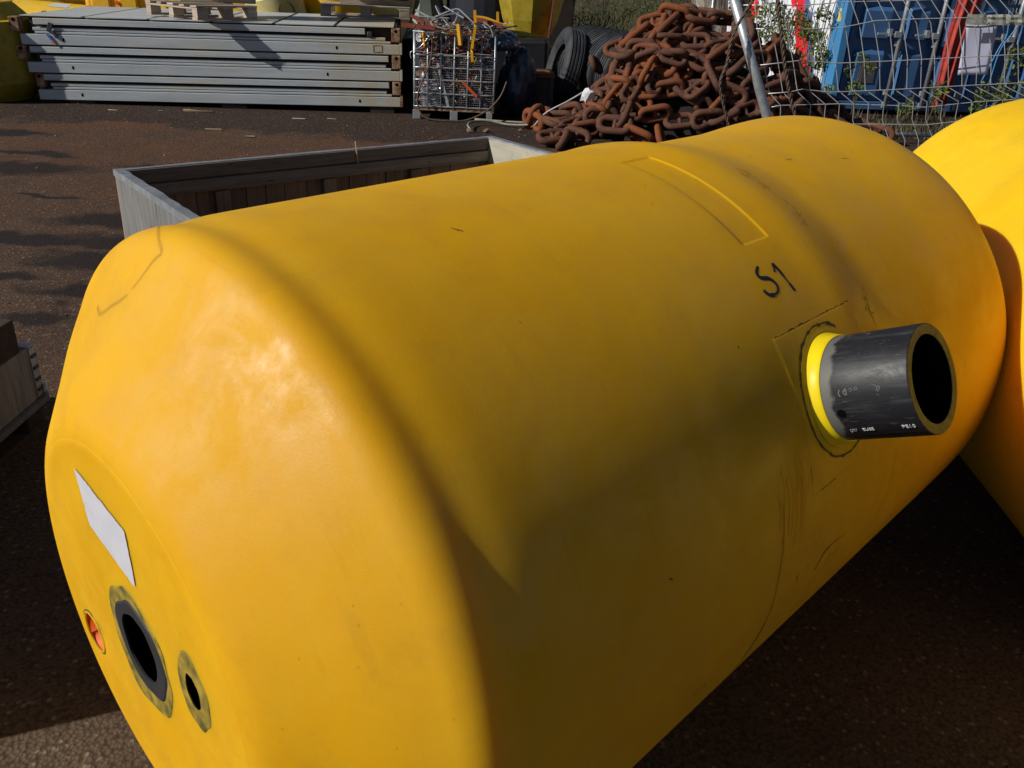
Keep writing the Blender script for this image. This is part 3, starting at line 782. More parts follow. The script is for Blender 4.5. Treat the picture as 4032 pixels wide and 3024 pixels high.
b = MB(); b.lathe([(0, -.02), (.10, -.02), (.11, .03), (.12, .03)], 24, 'Z'); o = b.build('bung_ring', BROWNH, t, loc=(-.30, -.36, .14)); o.rotation_euler = (R(70), 0, 0)
far_buoy((-3.05, 14.5, .6), (0, R(86), 0), .5, 1.6, Y_LEMON, 'bright yellow buoy right of the cream one', .3, .6)
far_buoy((-2.25, 15.2, .6), (0, R(90), 0), .46, 1.8, CREAM, 'pale buoy seen through the right pallet', .3, .6)

# faceted big buoy at the back, dark object behind, tube
t = empty('yellow_buoy', (-.02, 14.3, .0), (0, 0, R(-6)), 'big weathered yellow buoy with a pointed faceted lower end, behind the scrap cage', 'buoy')
b = MB(); b.lathe([(0, .42), (.16, .5), (.30, .66), (.43, .95), (.52, 1.3), (.55, 1.9)], 9, 'Z'); b.build('body', Y_DIRTY, t, bevel=.02)
b = MB(); b.lathe([(.10, 0), (.14, .2), (.16, .5)], 8); b.build('stand', SCRAPD, t)
b = MB(); b.bar((.33, -.34, .62), (.40, -.30, 1.5), .20, .02, (1, 0, 0)); b.build('rust_streak_plate', BROWNH, t)
t = empty('dark_hull', (.75, 15.2, 0), (0, 0, R(10)), 'dark brown rusty hull plate standing right behind the faceted buoy', 'steel plate')
b = MB(); b.add([(-.5, 0, .45), (-.1, 0, .45), (.02, 0, 1.9), (-.7, 0, 1.9), (-.5, .3, .45), (-.1, .3, .45), (.02, .3, 1.9), (-.7, .3, 1.9)], [(0, 1, 2, 3), (4, 7, 6, 5), (0, 4, 5, 1), (1, 5, 6, 2), (2, 6, 7, 3), (3, 7, 4, 0)]); b.build('plate', DARKBROWN, t, bevel=.02)
b = MB(); b.box2((-.45, .05, 0), (-.15, .25, .45)); b.build('foot', DARKBROWN, t)
b = MB(); b.tube(spline([(-.75, 0, .6), (-.5, -.05, .78), (-.2, -.06, .80), (.15, -.04, .74), (.32, 0, .56), (.34, .02, .3), (.34, 0, .05)], 6), .065, 12)
o = b.build('yellow_hose', Y_DIRTY, None, smooth=True); o.location = (-.02, 13.0, 0); tag(o, 'thick yellow hose arching behind the tyres', 'hose')
t = empty('dark_tank', (-.75, 15.4, 0), (0, 0, 0), 'dark navy tank behind the scrap cage', 'tank')
b = MB(); b.lathe([(0, 0), (.62, 0), (.66, .05), (.66, 1.7), (.6, 1.8)], 24); b.build('body', simple('dark_navy_shell', (.012, .014, .028), .45), t, smooth=False)
t = empty('green_sheet_heap', (-1.75, 15.2, 0), (0, 0, 0), 'dull green plastic sheet draped behind the right end of the stack', 'plastic sheet')
b = MB(); b.lathe([(.75, 0), (.6, .4), (.42, .8), (.28, 1.15), (.22, 1.6)], 11); b.build('sheet', GREENPL, t, bevel=.03)

o = MB(); o.box((0, 0, .38), (2.0, .5, .76), jit=.05); o = o.build('dark_shade_block', simple('shade_black', (.010, .010, .013), .5, bump=.8, bs=5), None, bevel=.05); o.location = (-.75, 12.7, 0)  # added black block, its colour stands in for the shade behind the cage
tag(o, 'low dark block added to stand in for the shade behind the scrap cage', 'tarpaulin')
# ================================================================== SCRAP CAGE
CX, CY, CW, CD, CH = -1.31, 10.32, .93, .95, .95
cg = empty('scrap_cage', (CX, CY, 0), (0, 0, R(2)), 'galvanised wire cage on a pallet, crammed with metal scrap', 'cage')
ztop = CH
hz = [.145, .29, .44, .575, .71]
for x in (.03, CW/2, CW-.05):
    for y in (.04, CD-.05):
        b = MB(); b.box((x, y, .05), (.09 if x < .5 else .07, .09, .10)); b.build('foot', GALV, cg, bevel=.004)
b = MB(); b.box2((0, 0, .10), (CW, .05, .118)); b.build('front_skid', RUSTPLATE, cg)
b = MB(); b.box2((0, .05, .102), (CW, CD, .116)); b.build('base_plate', DARKBROWN, cg)
for side in range(4):
    def pp_(s_, z_):
        return {0: (s_*CW, 0, z_), 1: (CW, s_*CD, z_), 2: (s_*CW, CD, z_), 3: (0, s_*CD, z_)}[side]
    for z_ in hz:
        b = MB(); pts = [pp_(i/10, z_+random.uniform(-.004, .004)) for i in range(11)]; b.tube(pts, .0085, 6); b.build('horizontal_tube', GALV, cg, smooth=True)
    b = MB(); b.tube([pp_(0, ztop), pp_(1, ztop)], .012, 8); b.build('top_rail', GALV, cg, smooth=True)
    nv = 7 if side in (0, 2) else 6
    for i in range(nv):
        s_ = (i+.04)/(nv-.9)
        if s_ > 1: continue
        b = MB(); b.tube([pp_(s_, .12), pp_(s_+random.uniform(-.006, .006), .5), pp_(s_, ztop)], .0085, 6); b.build('vertical_tube', GALV, cg, smooth=True)
b = MB()
for side in range(2):
    W_ = CW if side == 0 else CD
    for i in range(40):
        s_ = i/39*W_; a = (s_, .012, .13) if side == 0 else (CW-.012, s_, .13); c = (a[0], a[1], .70); b.tube([a, c], .0010, 3)
    for i in range(24):
        z_ = .13+i*.0245; a, c = ((0, .012, z_), (CW, .012, z_)) if side == 0 else ((CW-.012, 0, z_), (CW-.012, CD, z_)); b.tube([a, c], .0010, 3)
o = b.build('fine_wire_mesh', GALVW, cg); o['kind'] = 'stuff'
# packed scrap inside (cannot be counted)
MATS = [SCRAPR, SCRAPD, ALU, STEEL, WHITE, Y_PAINT, BROWNH, PLASTIC_BAG]
b = MB(); rnd = random.Random(5)
def rrot(r_): return Quaternion((r_.gauss(0, 1), r_.gauss(0, 1), r_.gauss(0, 1), r_.gauss(0, 1))).normalized().to_matrix()
for i in range(1500):
    c = (rnd.uniform(.06, CW-.06), rnd.uniform(.05, .45) if i < 1000 else rnd.uniform(.05, CD-.1), rnd.uniform(.16, .86)); L = rnd.choice((.03, .05, .08, .12, .2))
    mi = rnd.choices(range(8), (26, 30, 9, 4, 8, 5, 12, 6))[0]
    if mi in (2, 4) and c[0] < .35 and c[2] < .45 and rnd.random() < .8: L = .1
    ro = rrot(rnd)
    b.box(c, (min(L, .16), rnd.uniform(.008, .045), rnd.uniform(.002, .012)), ro, mi)
o = b.build('packed_scrap', MATS, None); o.parent = cg; o['kind'] = 'stuff'
b = MB()
for i in range(46):
    z_ = .14+i*.006; b.box((rnd.uniform(.12, .25), rnd.uniform(.02, .06), z_), (rnd.uniform(.08, .28), .03, .004), Matrix.Rotation(rnd.uniform(-.08, .08), 3, 'Y'), rnd.choice((2, 2, 4, 3)))
o = b.build('flat_offcuts', MATS, None); o.parent = cg; o['kind'] = 'stuff'
b = MB(); b.box2((.07, .5, .12), (CW-.05, CD-.08, .7)); o = b.build('scrap_core', SCRAPD, cg); o['kind'] = 'stuff'
for (x0, z0, x1, z1, wd) in ((.04, .70, .12, .14, .028), (.27, .62, .40, .14, .03)):
    b = MB(); b.bar((x0, .022, z0), (x1, .024, z1), .012, wd, (1, 0, 0)); o = b.build('aluminium_bar', ALU, None, bevel=.002); o.matrix_world = Matrix.Translation((CX, CY, 0)); tag(o, None, 'metal bar')
    o['label'] = 'leaning pale aluminium bar inside the cage at its left side' if x0 < .1 else 'leaning pale aluminium bar inside the cage, left of its middle'
b = MB(); b.bar((.56, -.014, .44), (.73, -.016, .28), .01, .032, (1, 0, 1)); o = b.build('orange_strip', simple('orange_red_paint', (.62, .10, .02), .5), None); o.matrix_world = Matrix.Translation((CX, CY, 0)); tag(o, 'short orange-red metal strip caught in the front mesh of the cage', 'metal strip')

# loose scrap lying on top of the cage : each a thing
def scrap(name, pts, w_, t_, mat, label, cat='scrap metal', upv=(0, 0, 1), tube=None, group=None):
    b = MB()
    if tube: b.tube(spline(pts, 6), tube, 8)
    else:
        P_ = spline(pts, 5) if len(pts) > 2 else [V(q) for q in pts]
        u_ = V(upv); L_, vs = len(P_), []
        for i, q in enumerate(P_):
            d = (P_[min(i+1, L_-1)]-P_[max(i-1, 0)]).normalized(); n_ = d.cross(u_).normalized(); u2 = n_.cross(d)
            for (sx, sy) in ((-1, -1), (1, -1), (1, 1), (-1, 1)): vs.append(q+n_*sx*w_/2+u2*sy*t_/2)
        fs = [(4*i+j, 4*i+(j+1) % 4, 4*i+4+(j+1) % 4, 4*i+4+j) for i in range(L_-1) for j in range(4)]+[(3, 2, 1, 0), tuple(4*(L_-1)+j for j in range(4))]
        b.add(vs, fs)
    o = b.build(name, mat, None, smooth=bool(tube)); o.location = (CX, CY, 0); tag(o, label, cat, group); return o
scrap('yellow_bracket_bar', [(.02, .1, .92), (.02, .1, 1.22)], .035, .03, Y_PAINT, 'upright yellow steel bar at the left corner of the scrap pile')
scrap('yellow_bracket_bar', [(.10, .02, .98), (.13, .0, .80)], .045, .02, Y_PAINT, 'short yellow bar hanging over the cage rim near its left corner')
scrap('yellow_curved_rail', [(.04, .06, 1.00), (.12, .05, .965), (.3, .03, .955), (.5, .03, .95)], .05, .03, Y_PAINT, 'yellow curved rail along the top front of the cage')
scrap('yellow_bracket_bar', [(.50, -.02, 1.05), (.53, -.03, .83)], .04, .035, Y_PAINT, 'yellow bar hanging down in front of the cage top, middle')
scrap('yellow_bracket_bar', [(.68, -.02, 1.20), (.69, -.02, 1.03), (.66, -.02, .80), (.67, -.02, .66)], .036, .03, Y_PAINT, 'long bent yellow bar hanging down the front of the cage, right of the middle')
scrap('yellow_bracket_bar', [(.93, .12, 1.19), (.94, .12, 1.0)], .035, .03, Y_PAINT, 'thin upright yellow bar at the right of the scrap pile')
scrap('yellow_angle_bar', [(.66, .15, 1.13), (.8, .14, 1.12), (.97, .10, 1.07), (1.04, .1, 1.06), (1.04, .1, 1.14)], .04, .02, Y_PAINT, 'yellow angled frame at the right top of the scrap pile')
scrap('aluminium_strip', [(.22, .05, 1.10), (.35, .04, 1.16), (.46, .03, 1.20), (.52, .02, 1.19), (.62, .0, 1.11), (.72, .0, 1.03)], .045, .012, ALU, 'bright bent aluminium strip arching on top of the scrap')
scrap('aluminium_strip', [(.24, .10, 1.22), (.30, .06, 1.12), (.40, .04, 1.02)], .035, .01, ALU, 'aluminium strip leaning left down under the arch', group=None)
scrap('aluminium_strip', [(.50, .05, 1.17), (.44, .04, 1.03)], .04, .01, ALU, 'short aluminium leg below the arch')
scrap('aluminium_strip', [(.24, .08, 1.11), (.42, .05, 1.15), (.5, .05, 1.17)], .035, .02, ALU, 'flat aluminium strip crossing under the arch')
scrap('aluminium_strip', [(.32, .16, 1.22), (.5, .14, 1.13), (.68, .12, 1.05)], .03, .01, WHITE, 'white strip slanting down behind the arch')
scrap('rusty_angle_bar', [(-.04, .06, 1.11), (.14, .04, 1.03), (.34, .02, .985)], .035, .035, BROWNH, 'red-brown angle bar slanting down at the left of the scrap pile')
scrap('rusty_angle_bar', [(-.14, .0, 1.01), (.24, -.02, .995)], .02, .045, BROWNH, 'red-brown bar jutting out left over the cage corner')
scrap('rusty_angle_bar', [(.55, .1, 1.10), (.78, .08, 1.09), (.99, .04, 1.05)], .02, .04, BROWNH, 'red-brown flat bar across the right of the scrap pile')
scrap('dark_rod', [(.40, .05, 1.0), (.8, .02, 1.01), (1.16, -.03, 1.06)], .02, .02, SCRAPD, 'thin dark rod sticking out to the right of the cage', tube=.009)
scrap('grey_hose', [(.0, .2, 1.16), (.10, .15, 1.12), (.25, .1, 1.07), (.42, .06, 1.05)], .02, .02, ROPEG, 'grey hose running down from the left of the pile', 'hose', tube=.013)
scrap('grey_hose', [(-.02, .1, 1.105), (.2, .05, 1.10), (.40, .03, 1.10)], .02, .02, ROPEG, 'grey hose lying flat across the pile top', 'hose', tube=.009)
scrap('grey_hose', [(.30, .05, 1.10), (.20, .02, 1.06), (.22, -.01, 1.02), (.35, -.02, .99), (.5, -.02, .985), (.6, 0, 1.0)], .02, .02, ROPEG, 'grey hose curling in a loop above the front rail', 'hose', tube=.010)
scrap('grey_hose', [(.78, .0, 1.08), (.86, -.02, 1.03), (.90, -.03, .93)], .02, .02, ROPEG, 'short grey hose hanging at the right of the pile', 'hose', tube=.009)
scrap('black_cable', [(.45, -.02, 1.0), (.30, -.03, .965), (.22, -.035, .93), (.21, -.04, .75), (.18, -.045, .60), (.09, -.06, .40), (.05, -.08, .25), (.07, -.10, .12), (.16, -.12, .03), (.4, -.13, .012), (.62, -.12, .03), (.85, -.10, .14), (1.0, -.08, .30), (1.07, -.05, .47)], .02, .02, ROPE, 'long dark cable looping down and across the front of the cage', 'cable', tube=.0095)
scrap('thin_wire', [(.18, .0, .92), (.12, -.01, .84), (.06, -.012, .78), (.0, -.014, .76)], .01, .01, ALU, 'thin pale wire dropping from the cage rim at the left', 'wire', tube=.004)
scrap('thin_wire', [(-.03, -.02, .66), (-.02, -.02, .74), (.2, -.02, .735), (.45, -.025, .72), (.6, -.02, .745), (.9, -.02, .74)], .01, .01, ALU, 'thin pale wire strung along the cage front at mid height', 'wire', tube=.004)
b = MB()
for i in range(240):
    c = (rnd.uniform(.0, 1.05), rnd.uniform(.0, .6), rnd.uniform(.93, 1.08-.18*abs(rnd.random()-.3)))
    b.box(c, (rnd.choice((.04, .08, .14, .22)), rnd.uniform(.006, .03), rnd.uniform(.003, .01)), Matrix.Rotation(rnd.uniform(0, 6), 3, 'Z') @ Matrix.Rotation(rnd.gauss(0, .35), 3, 'Y'), rnd.choices(range(8), (16, 30, 12, 5, 6, 7, 8, 6))[0])
o = b.build('small_scrap', MATS, None); o.location = (CX, CY, 0); tag(o, 'tangle of small metal offcuts heaped on top of the cage', 'scrap metal', kind='stuff')
# bags of rubbish right of the cage
def lump(name, c, d, mat, label, cat, seed, amp=.28, sub=3):
    bm = bmesh.new(); bmesh.ops.create_icosphere(bm, subdivisions=sub, radius=1)
    for v in bm.verts:
        p = v.co.copy(); k = 1+amp*mnoise.noise(p*1.3+V((seed, 0, 0)))+amp*.8*abs(mnoise.noise(p*3.1+V((0, seed, 0)))); v.co = V((p.x*d[0]/2, p.y*d[1]/2, p.z*d[2]/2))*k
    me = bpy.data.meshes.new(name); bm.to_mesh(me); bm.free(); me.materials.append(mat)
    o = bpy.data.objects.new(name, me); col.objects.link(o); o.location = c; tag(o, label, cat); return o
lump('rubbish_bag', (-.13, 10.95, .42), (.42, .5, .85), PLASTIC_BAG, 'dark plastic rubbish bag slumped at the right side of the cage', 'bag', 2)
lump('rubbish_bag', (-.30, 10.7, .88), (.34, .4, .22), simple('blue_grey_film', (.07, .12, .18), .25, var=.4), 'blue-grey plastic film bulging over the cage right corner', 'bag', 5)
t = empty('steel_crate', (.0, 11.35, 0), (0, 0, R(4)), 'dark steel crate in shade between cage and tyres', 'crate')
for x in (-.28, .28):
    for y in (-.25, .25):
        b = MB(); b.box((x, y, .25), (.05, .05, .5)); b.build('leg', SCRAPD, t)
b = MB(); b.box((0, 0, .47), (.62, .56, .05)); b.build('tray', simple('orange_brown_plate', (.22, .09, .03), .7), t)
b = MB(); b.box((0, -.02, .25), (.50, .45, .36)); b.build('drawer', SCRAPD, t)

# ================================================================== TYRES
def make_tyre():
    t = empty('truck_tyre')
    b = MB(); w2_ = .125; Ro, Ri = .50, .285
    prof = [(Ri, -w2_*.62), (Ri+.02, -w2_*.78), (Ri+.07, -w2_*1.02), (Ri+.13, -w2_*1.06), (Ro-.05, -w2_*.98), (Ro-.015, -w2_*.86), (Ro, -w2_*.72)]
    gx = [-.55, -.18, .18, .55]
    for q in gx: prof += [(Ro+.003, w2_*(q-.09)), (Ro-.012, w2_*(q-.06)), (Ro-.012, w2_*(q+.06)), (Ro+.003, w2_*(q+.09))]
    prof += [(r, -x) for r, x in [(Ro, -w2_*.72), (Ro-.015, -w2_*.86), (Ro-.05, -w2_*.98), (Ri+.13, -w2_*1.06), (Ri+.07, -w2_*1.02), (Ri+.02, -w2_*.78), (Ri, -w2_*.62)]]
    prof += [(Ri+.03, w2_*.55), (Ri+.10, w2_*.85), (Ro-.06, w2_*.8), (Ro-.035, 0), (Ro-.06, -w2_*.8), (Ri+.10, -w2_*.85), (Ri+.03, -w2_*.55), (Ri, -w2_*.62)]
    b.lathe(prof, 56, 'Y'); o = b.build('casing', TYRE, t); autosmooth(o, 28)
    for s_ in (-1, 1):
        b = MB(); b.tube([(cos(2*pi*j/40)*(Ri+.012), s_*w2_*.66, sin(2*pi*j/40)*(Ri+.012)) for j in range(40)], .012, 6, closed=True); b.build('bead', TYRE, t, smooth=True)
    return t
ty = make_tyre()
tl = [(.46, 11.8, .50, 102, 14, 'truck tyre standing alone at the left of the row, leaning, tread showing'),
      (1.30, 11.40, .48, 28, 8, 'truck tyre at the near end of the row, its sidewall catching light'),
      (1.15, 11.66, .49, 26, 10, 'truck tyre second from the near end of the row'),
      (1.01, 11.90, .50, 24, 12, 'truck tyre third from the near end of the row'),
      (.88, 12.14, .50, 24, 12, 'truck tyre fourth from the near end of the row'),
      (.76, 12.38, .51, 24, 12, 'truck tyre at the far end of the row, mostly hidden')]
for i, (x, y, z, rz, ln, lab) in enumerate(tl):
    o = ty if i == 0 else copy_tree(ty)
    o.location = (x, y, z); o.rotation_euler = (R(ln), 0, R(rz)); tag(o, lab, 'tyre', 'truck tyres stacked on edge')

# ================================================================== CHAIN HEAP
def link_mesh():
    b = MB(); L, W_, r = .365, .205, .0345
    pts = []
    rr = W_/2-r; hl = L/2-r-rr
    for j in range(9): a = -pi/2+pi*j/8; pts.append((hl+rr*cos(a), rr*sin(a), 0))
    for j in range(9): a = pi/2+pi*j/8; pts.append((-hl+rr*cos(a), rr*sin(a), 0))
    pts = [V(p) for p in pts]
    b.tube(pts, r, 9, closed=True)
    b.tube([(0, -rr, 0), (0, -rr*.5, 0), (0, rr*.5, 0), (0, rr, 0)], [.034, .022, .022, .034], 8, caps=False)
    o = b.build('chain_link', CHAIN, None, smooth=True); return o
lk = link_mesh()
heap = empty('anchor_chain', (1.9, 10.4, 0), (0, 0, 0), 'big heap of thick rusty stud-link anchor chain behind the buoys', 'chain')
def hgt(x, y):
    # silhouette of the heap
    X = [(-.1, 0), (.2, .05), (.45, .13), (.63, .38), (.88, .64), (1.08, .96), (1.5, 1.18), (1.8, 1.2), (2.3, 1.15), (2.75, 1.05), (3.05, .80), (3.4, .46), (3.8, .24), (4.1, .05), (4.2, 0)]
    z = 0
    for (x0, z0), (x1, z1) in zip(X, X[1:]):
        if x0 <= x <= x1: z = z0+(z1-z0)*(x-x0)/(x1-x0)
    yf, yb = 9.42+.25*max(0, x-1.9)+ (.30 if x < .7 else 0), 11.6
    if y < yf or y > yb: return 0
    k = min(1, (y-yf)/.95); return 1.03*z*math.sin(min(k, 1)*pi/2)**.85*(1 if y < 10.8 else max(0, (yb-y)/.8))
rc = random.Random(21)
placed = []
def place_link(p, d, roll):
    nmat = Matrix.Identity(3)
    d = d.normalized(); u_ = V((0, 0, 1)); s_ = d.cross(u_)
    if s_.length < .1: s_ = V((1, 0, 0))
    s_.normalize(); u2 = s_.cross(d)
    m_ = Matrix((d, s_, u2)).transposed() @ Matrix.Rotation(roll, 3, 'X')
    o = lk if not placed else lk.copy()
    if placed: col.objects.link(o)
    o.parent = heap; sc3 = rc.choice((.92, 1, 1, 1.06, 1.14)); mm = m_.to_4x4() @ Matrix.Scale(sc3, 4); mm.translation = p-heap.location; o.matrix_local = mm; placed.append((p.copy(), d))
def surf_n(x, y):
    e = .06; return V((-(hgt(x+e, y)-hgt(x-e, y))/(2*e), -(hgt(x, y+e)-hgt(x, y-e))/(2*e), 1)).normalized()
# chain runs snaking over the heap
runs = [[(.08, 9.98), (.35, 9.74), (.62, 9.60), (.95, 9.58), (1.3, 9.55), (1.75, 9.53), (2.2, 9.57), (2.6, 9.65), (3.0, 9.75), (3.5, 9.9), (4.0, 10.1)]]
def walk(x, y, ang, n, off, wander=.5):
    roll = rc.uniform(0, pi)
    for i in range(n):
        if not (-.05 < x < 4.1): break
        z = hgt(x, y)
        if z < .02 and i > 2: ang += 2.2
        step = .268
        nv = surf_n(x, y)
        d = V((cos(ang), sin(ang), 0)); d = (d-nv*d.dot(nv)).normalized()
        c = V((x, y, z))+nv*off; c.z = max(c.z, .09)
        place_link(c+V((rc.uniform(-.02, .02), rc.uniform(-.02, .02), rc.uniform(-.015, .03))), (d+V((rc.uniform(-.25, .25), rc.uniform(-.25, .25), rc.uniform(-.2, .2)))), roll)
        roll += pi/2+rc.uniform(-.45, .45); x += d.x*step; y += d.y*step; ang += rc.gauss(0, wander)
        if len(placed) >= 296: return
# front run
P_ = [V((a, c, 0)) for a, c in runs[0]]; sp = spline(P_, 20); acc = 0; last = sp[0]; roll = 1.2
place_link(V((.10, 10.0, .12)), V((.3, -.2, .9)), .4)
for q in sp[1:]:
    acc += (q-last).length
    if acc > .275:
        place_link(V((q.x, q.y, .07+hgt(q.x, q.y)*.6+(.05 if int(roll*10) % 2 else 0))), (q-last)+V((0, 0, rc.uniform(-.02, .02)))*.3, roll); roll += pi/2+rc.uniform(-.3, .3); acc = 0
    last = q
for k in range(60):
    if len(placed) >= 296: break
    x = rc.uniform(.4, 3.7); y = rc.choice((9.6, 9.75, 9.9, 10.05, 10.2))+rc.uniform(-.08, .08)+.2*max(0, x-1.9)
    walk(x, y, rc.choice((.9, 1.1, -2.2, 2.4, .3, -.6))+rc.gauss(0, .3), rc.randint(4, 8), rc.choice((-.10, -.04, .0, .04)), .42)
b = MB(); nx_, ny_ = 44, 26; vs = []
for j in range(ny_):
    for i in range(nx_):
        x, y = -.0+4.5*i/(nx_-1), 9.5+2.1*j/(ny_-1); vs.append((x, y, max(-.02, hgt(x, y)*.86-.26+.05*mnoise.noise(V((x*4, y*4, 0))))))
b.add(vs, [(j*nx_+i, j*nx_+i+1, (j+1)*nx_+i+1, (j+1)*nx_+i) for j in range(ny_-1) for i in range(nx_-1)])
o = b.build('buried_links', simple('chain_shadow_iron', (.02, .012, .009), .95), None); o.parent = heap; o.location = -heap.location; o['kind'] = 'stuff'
# rope & bits at the left toe
b = MB(); b.tube(spline([(.10, 9.93, .05), (.22, 9.9, .2), (.45, 9.86, .34), (.62, 9.85, .45)], 6), .009, 8); o = b.build('white_rope', simple('grey_white_rope', (.42, .42, .44), .6), None, smooth=True); tag(o, 'grey-white rope stretched up over the left toe of the chain heap', 'rope')
b = MB(); b.tube(spline([(.03, 9.9, .06), (-.2, 10.05, .03), (-.42, 10.1, .05), (-.60, 10.0, .05), (-.64, 9.75, .05), (-.60, 9.6, .03)], 6), .012, 8); o = b.build('grey_hose', ROPEG, None, smooth=True); tag(o, 'grey hose curling on the ground left of the chain heap', 'hose')
b = MB(); b.tube(spline([(.05, 10.25, .03), (-.3, 10.32, .02), (-.6, 10.38, .02)], 4), .012, 8); o = b.build('pale_stick', simple('pale_stick_wood', (.34, .30, .2), .8), None, smooth=True); tag(o, 'pale straight stick on the ground between cage and chain', 'stick')
lump('crumpled_bag', (.66, 9.72, .42), (.13, .1, .16), simple('white_film', (.75, .76, .78), .3), 'small crumpled white plastic bag lodged in the chain', 'bag', 4, .5, 2)
for i, (x, y, s_) in enumerate([(-.60, 9.55, .05), (-.42, 9.6, .045), (-.05, 9.75, .04)]):
    lump('dirt_clod', (x, y, .025), (s_*1.6, s_, s_), simple('clod', (.2, .14, .1), .9), ['brown clod by the hose end, left', 'brown clod by the hose, middle', 'pale knot at the right end of the hose'][i], 'debris', i+3, .5, 1)

# ================================================================== FENCE
def P3(p, Y=7.0): return (p[0], Y, p[1])
fc = empty('mesh_fence', (1.9, 7.0, 0), (0, 0, 0), 'leaning galvanised mesh fence panel with a round tube post', 'fence')
def fpart(name, pts, r, mat, n=6, label=None):
    b = MB(); b.tube([V(p)-V((1.9, 7.0, 0)) for p in pts], r, n); return b.build(name, mat, fc, smooth=True, label=label)
fpart('post', [(1.48, 7.0, 1.55), (1.5+.29, 7.0, .90), (1.915, 7.0, .63), (2.215, 7.0, .0)], .037, GALV, 20, 'thick leaning galvanised tube post')
VX = [(1.984, .76), (2.101, .767), (2.217, .775), (2.333, .782), (2.449, .79), (2.564, .797), (2.68, .805), (2.796, .812), (2.911, .82), (3.023, .827), (3.134, .834), (3.246, .842), (3.357, .849), (3.469, .856), (3.58, .864), (3.691, .871), (3.802, .878), (3.913, .886), (4.02, .893)]
rows = [(1.54, 1.651, .095), (1.468, 1.666, .095), (1.306, 1.712, .105), (1.066, 1.813, .105), (.851, 1.886, .105), (.762, 1.985, .113), (.633, 2.003, .114), (.471, 2.107, .115), (.34, 2.12, .115)]
rf = random.Random(4)
for i in range(19):
    f = min(1, max(0, (i-2)/6)); pts = []
    for k, (z_, x_, dx) in enumerate(rows):
        x = x_+dx*i+(.012*max(0, i-0) if k < 4 and i < 9 else (.09 if k < 4 else 0))*(1 if k < 4 else 0)*.35
        fold = -.05 if k in (1, 5) else 0
        pts.append((x+rf.uniform(-.006, .006), 7.0+fold+(.03 if k % 2 else 0), z_+.0082*i))
    fpart('vertical_wire', pts, .0034, GALVW)
HR = [[(1.578, 1.459), (2.016, 1.478), (2.35, 1.518), (2.844, 1.552), (3.634, 1.617), (4.2, 1.66)], [(1.70, 1.301), (1.979, 1.31), (2.332, 1.338), (2.583, 1.4), (2.943, 1.431), (3.281, 1.454), (3.674, 1.489), (4.2, 1.53)],
      [(1.77, 1.046), (1.954, 1.074), (2.067, 1.094), (2.374, 1.09), (2.833, 1.131), (3.29, 1.176), (3.756, 1.223), (4.2, 1.26)], [(1.866, .841), (2.041, .863), (2.131, .888), (2.348, .876), (2.826, .919), (3.346, .973), (3.819, 1.019), (4.2, 1.05)],
      [(1.896, .739), (1.988, .76), (2.437, .794), (2.914, .804), (3.106, .802), (3.496, .862), (3.855, .902), (4.2, .93)], [(1.98, .62), (2.589, .649), (2.948, .664), (3.14, .67), (3.418, .714), (3.899, .761), (4.3, .79)]]
for h_ in HR: fpart('horizontal_wire', [(a, 6.992, c) for a, c in h_], .0034, GALVW)
# cables hanging on the fence
def cable(pts, Y, r, label):
    P_ = spline([V((a, Y, c)) for a, c in pts], 10); b = MB()
    L = [0]
    for a, c in zip(P_, P_[1:]): L.append(L[-1]+(c-a).length)
    # resample and twist three strands
    n = int(L[-1]/.012); Q = []
    for i in range(n+1):
        s_ = L[-1]*i/n; k = 0
        while k < len(L)-2 and L[k+1] < s_: k += 1
        f = (s_-L[k])/max(L[k+1]-L[k], 1e-6); Q.append(P_[k].lerp(P_[k+1], f))
    for st in range(3):
        pts_ = []
        for i, q in enumerate(Q):
            d = (Q[min(i+1, n)]-Q[max(i-1, 0)]).normalized(); s1 = d.cross(V((0, 1, 0))).normalized(); s2 = d.cross(s1); a = 2*pi*st/3+i*.55
            pts_.append(q+s1*cos(a)*r*.55+s2*sin(a)*r*.55)
        b.tube(pts_, r*.55, 5)
    o = b.build('wire_rope', ROPE, None, smooth=True); tag(o, label, 'wire rope', 'wire ropes hanging by the fence'); return o
cable([(1.70, 1.62), (1.623, 1.498), (1.519, 1.268), (1.5, 1.053), (1.471, .905), (1.526, .74), (1.583, .6), (1.629, .358), (1.66, .02)], 6.9, .012, 'thin brown wire rope hanging left of the tube post')
cable([(1.76, 1.66), (1.793, 1.54), (1.865, 1.302), (1.928, 1.092), (2.022, .84), (2.094, .683), (2.197, .426), (2.3, .02)], 6.9, .015, 'brown wire rope hanging right of the tube post')
# laminated sheet held by tape
nn_ = 9; b = MB(); vs = []
for j in range(nn_+4):
    for i in range(nn_):
        u_, v_ = i/(nn_-1), j/(nn_+3)
        x = (3.281+(3.516-3.281)*u_)*(1-v_)+(3.318-.0+(3.54-3.318)*u_)*v_; z_ = (1.403+.006*u_)*(1-v_)+(1.046+.013*u_)*v_
        vs.append((x, 7.03+.004*sin(u_*3+v_*2)+.012*v_, z_))
b.add(vs, [(j*nn_+i, j*nn_+i+1, (j+1)*nn_+i+1, (j+1)*nn_+i) for j in range(nn_+3) for i in range(nn_-1)])
ps = b.build('paper_sheet', PAPER, None, smooth=True); md = ps.modifiers.new('thick', 'SOLIDIFY'); md.thickness = .0015; tag(ps, 'blank lilac-white laminated sheet hanging on the fence', 'paper sheet')
b = MB(); vs = []
for j in range(5):
    for i in range(16):
        u_, v_ = i/15, j/4; x = 3.235+.42*u_+(.02*v_ if i else 0); z_ = 1.475+.02*u_-.07*v_; vs.append((x, 6.955-.014*abs(mnoise.noise(V((u_*9, v_*4, 2))))*2, z_+.008*mnoise.noise(V((u_*7, v_, 5)))))
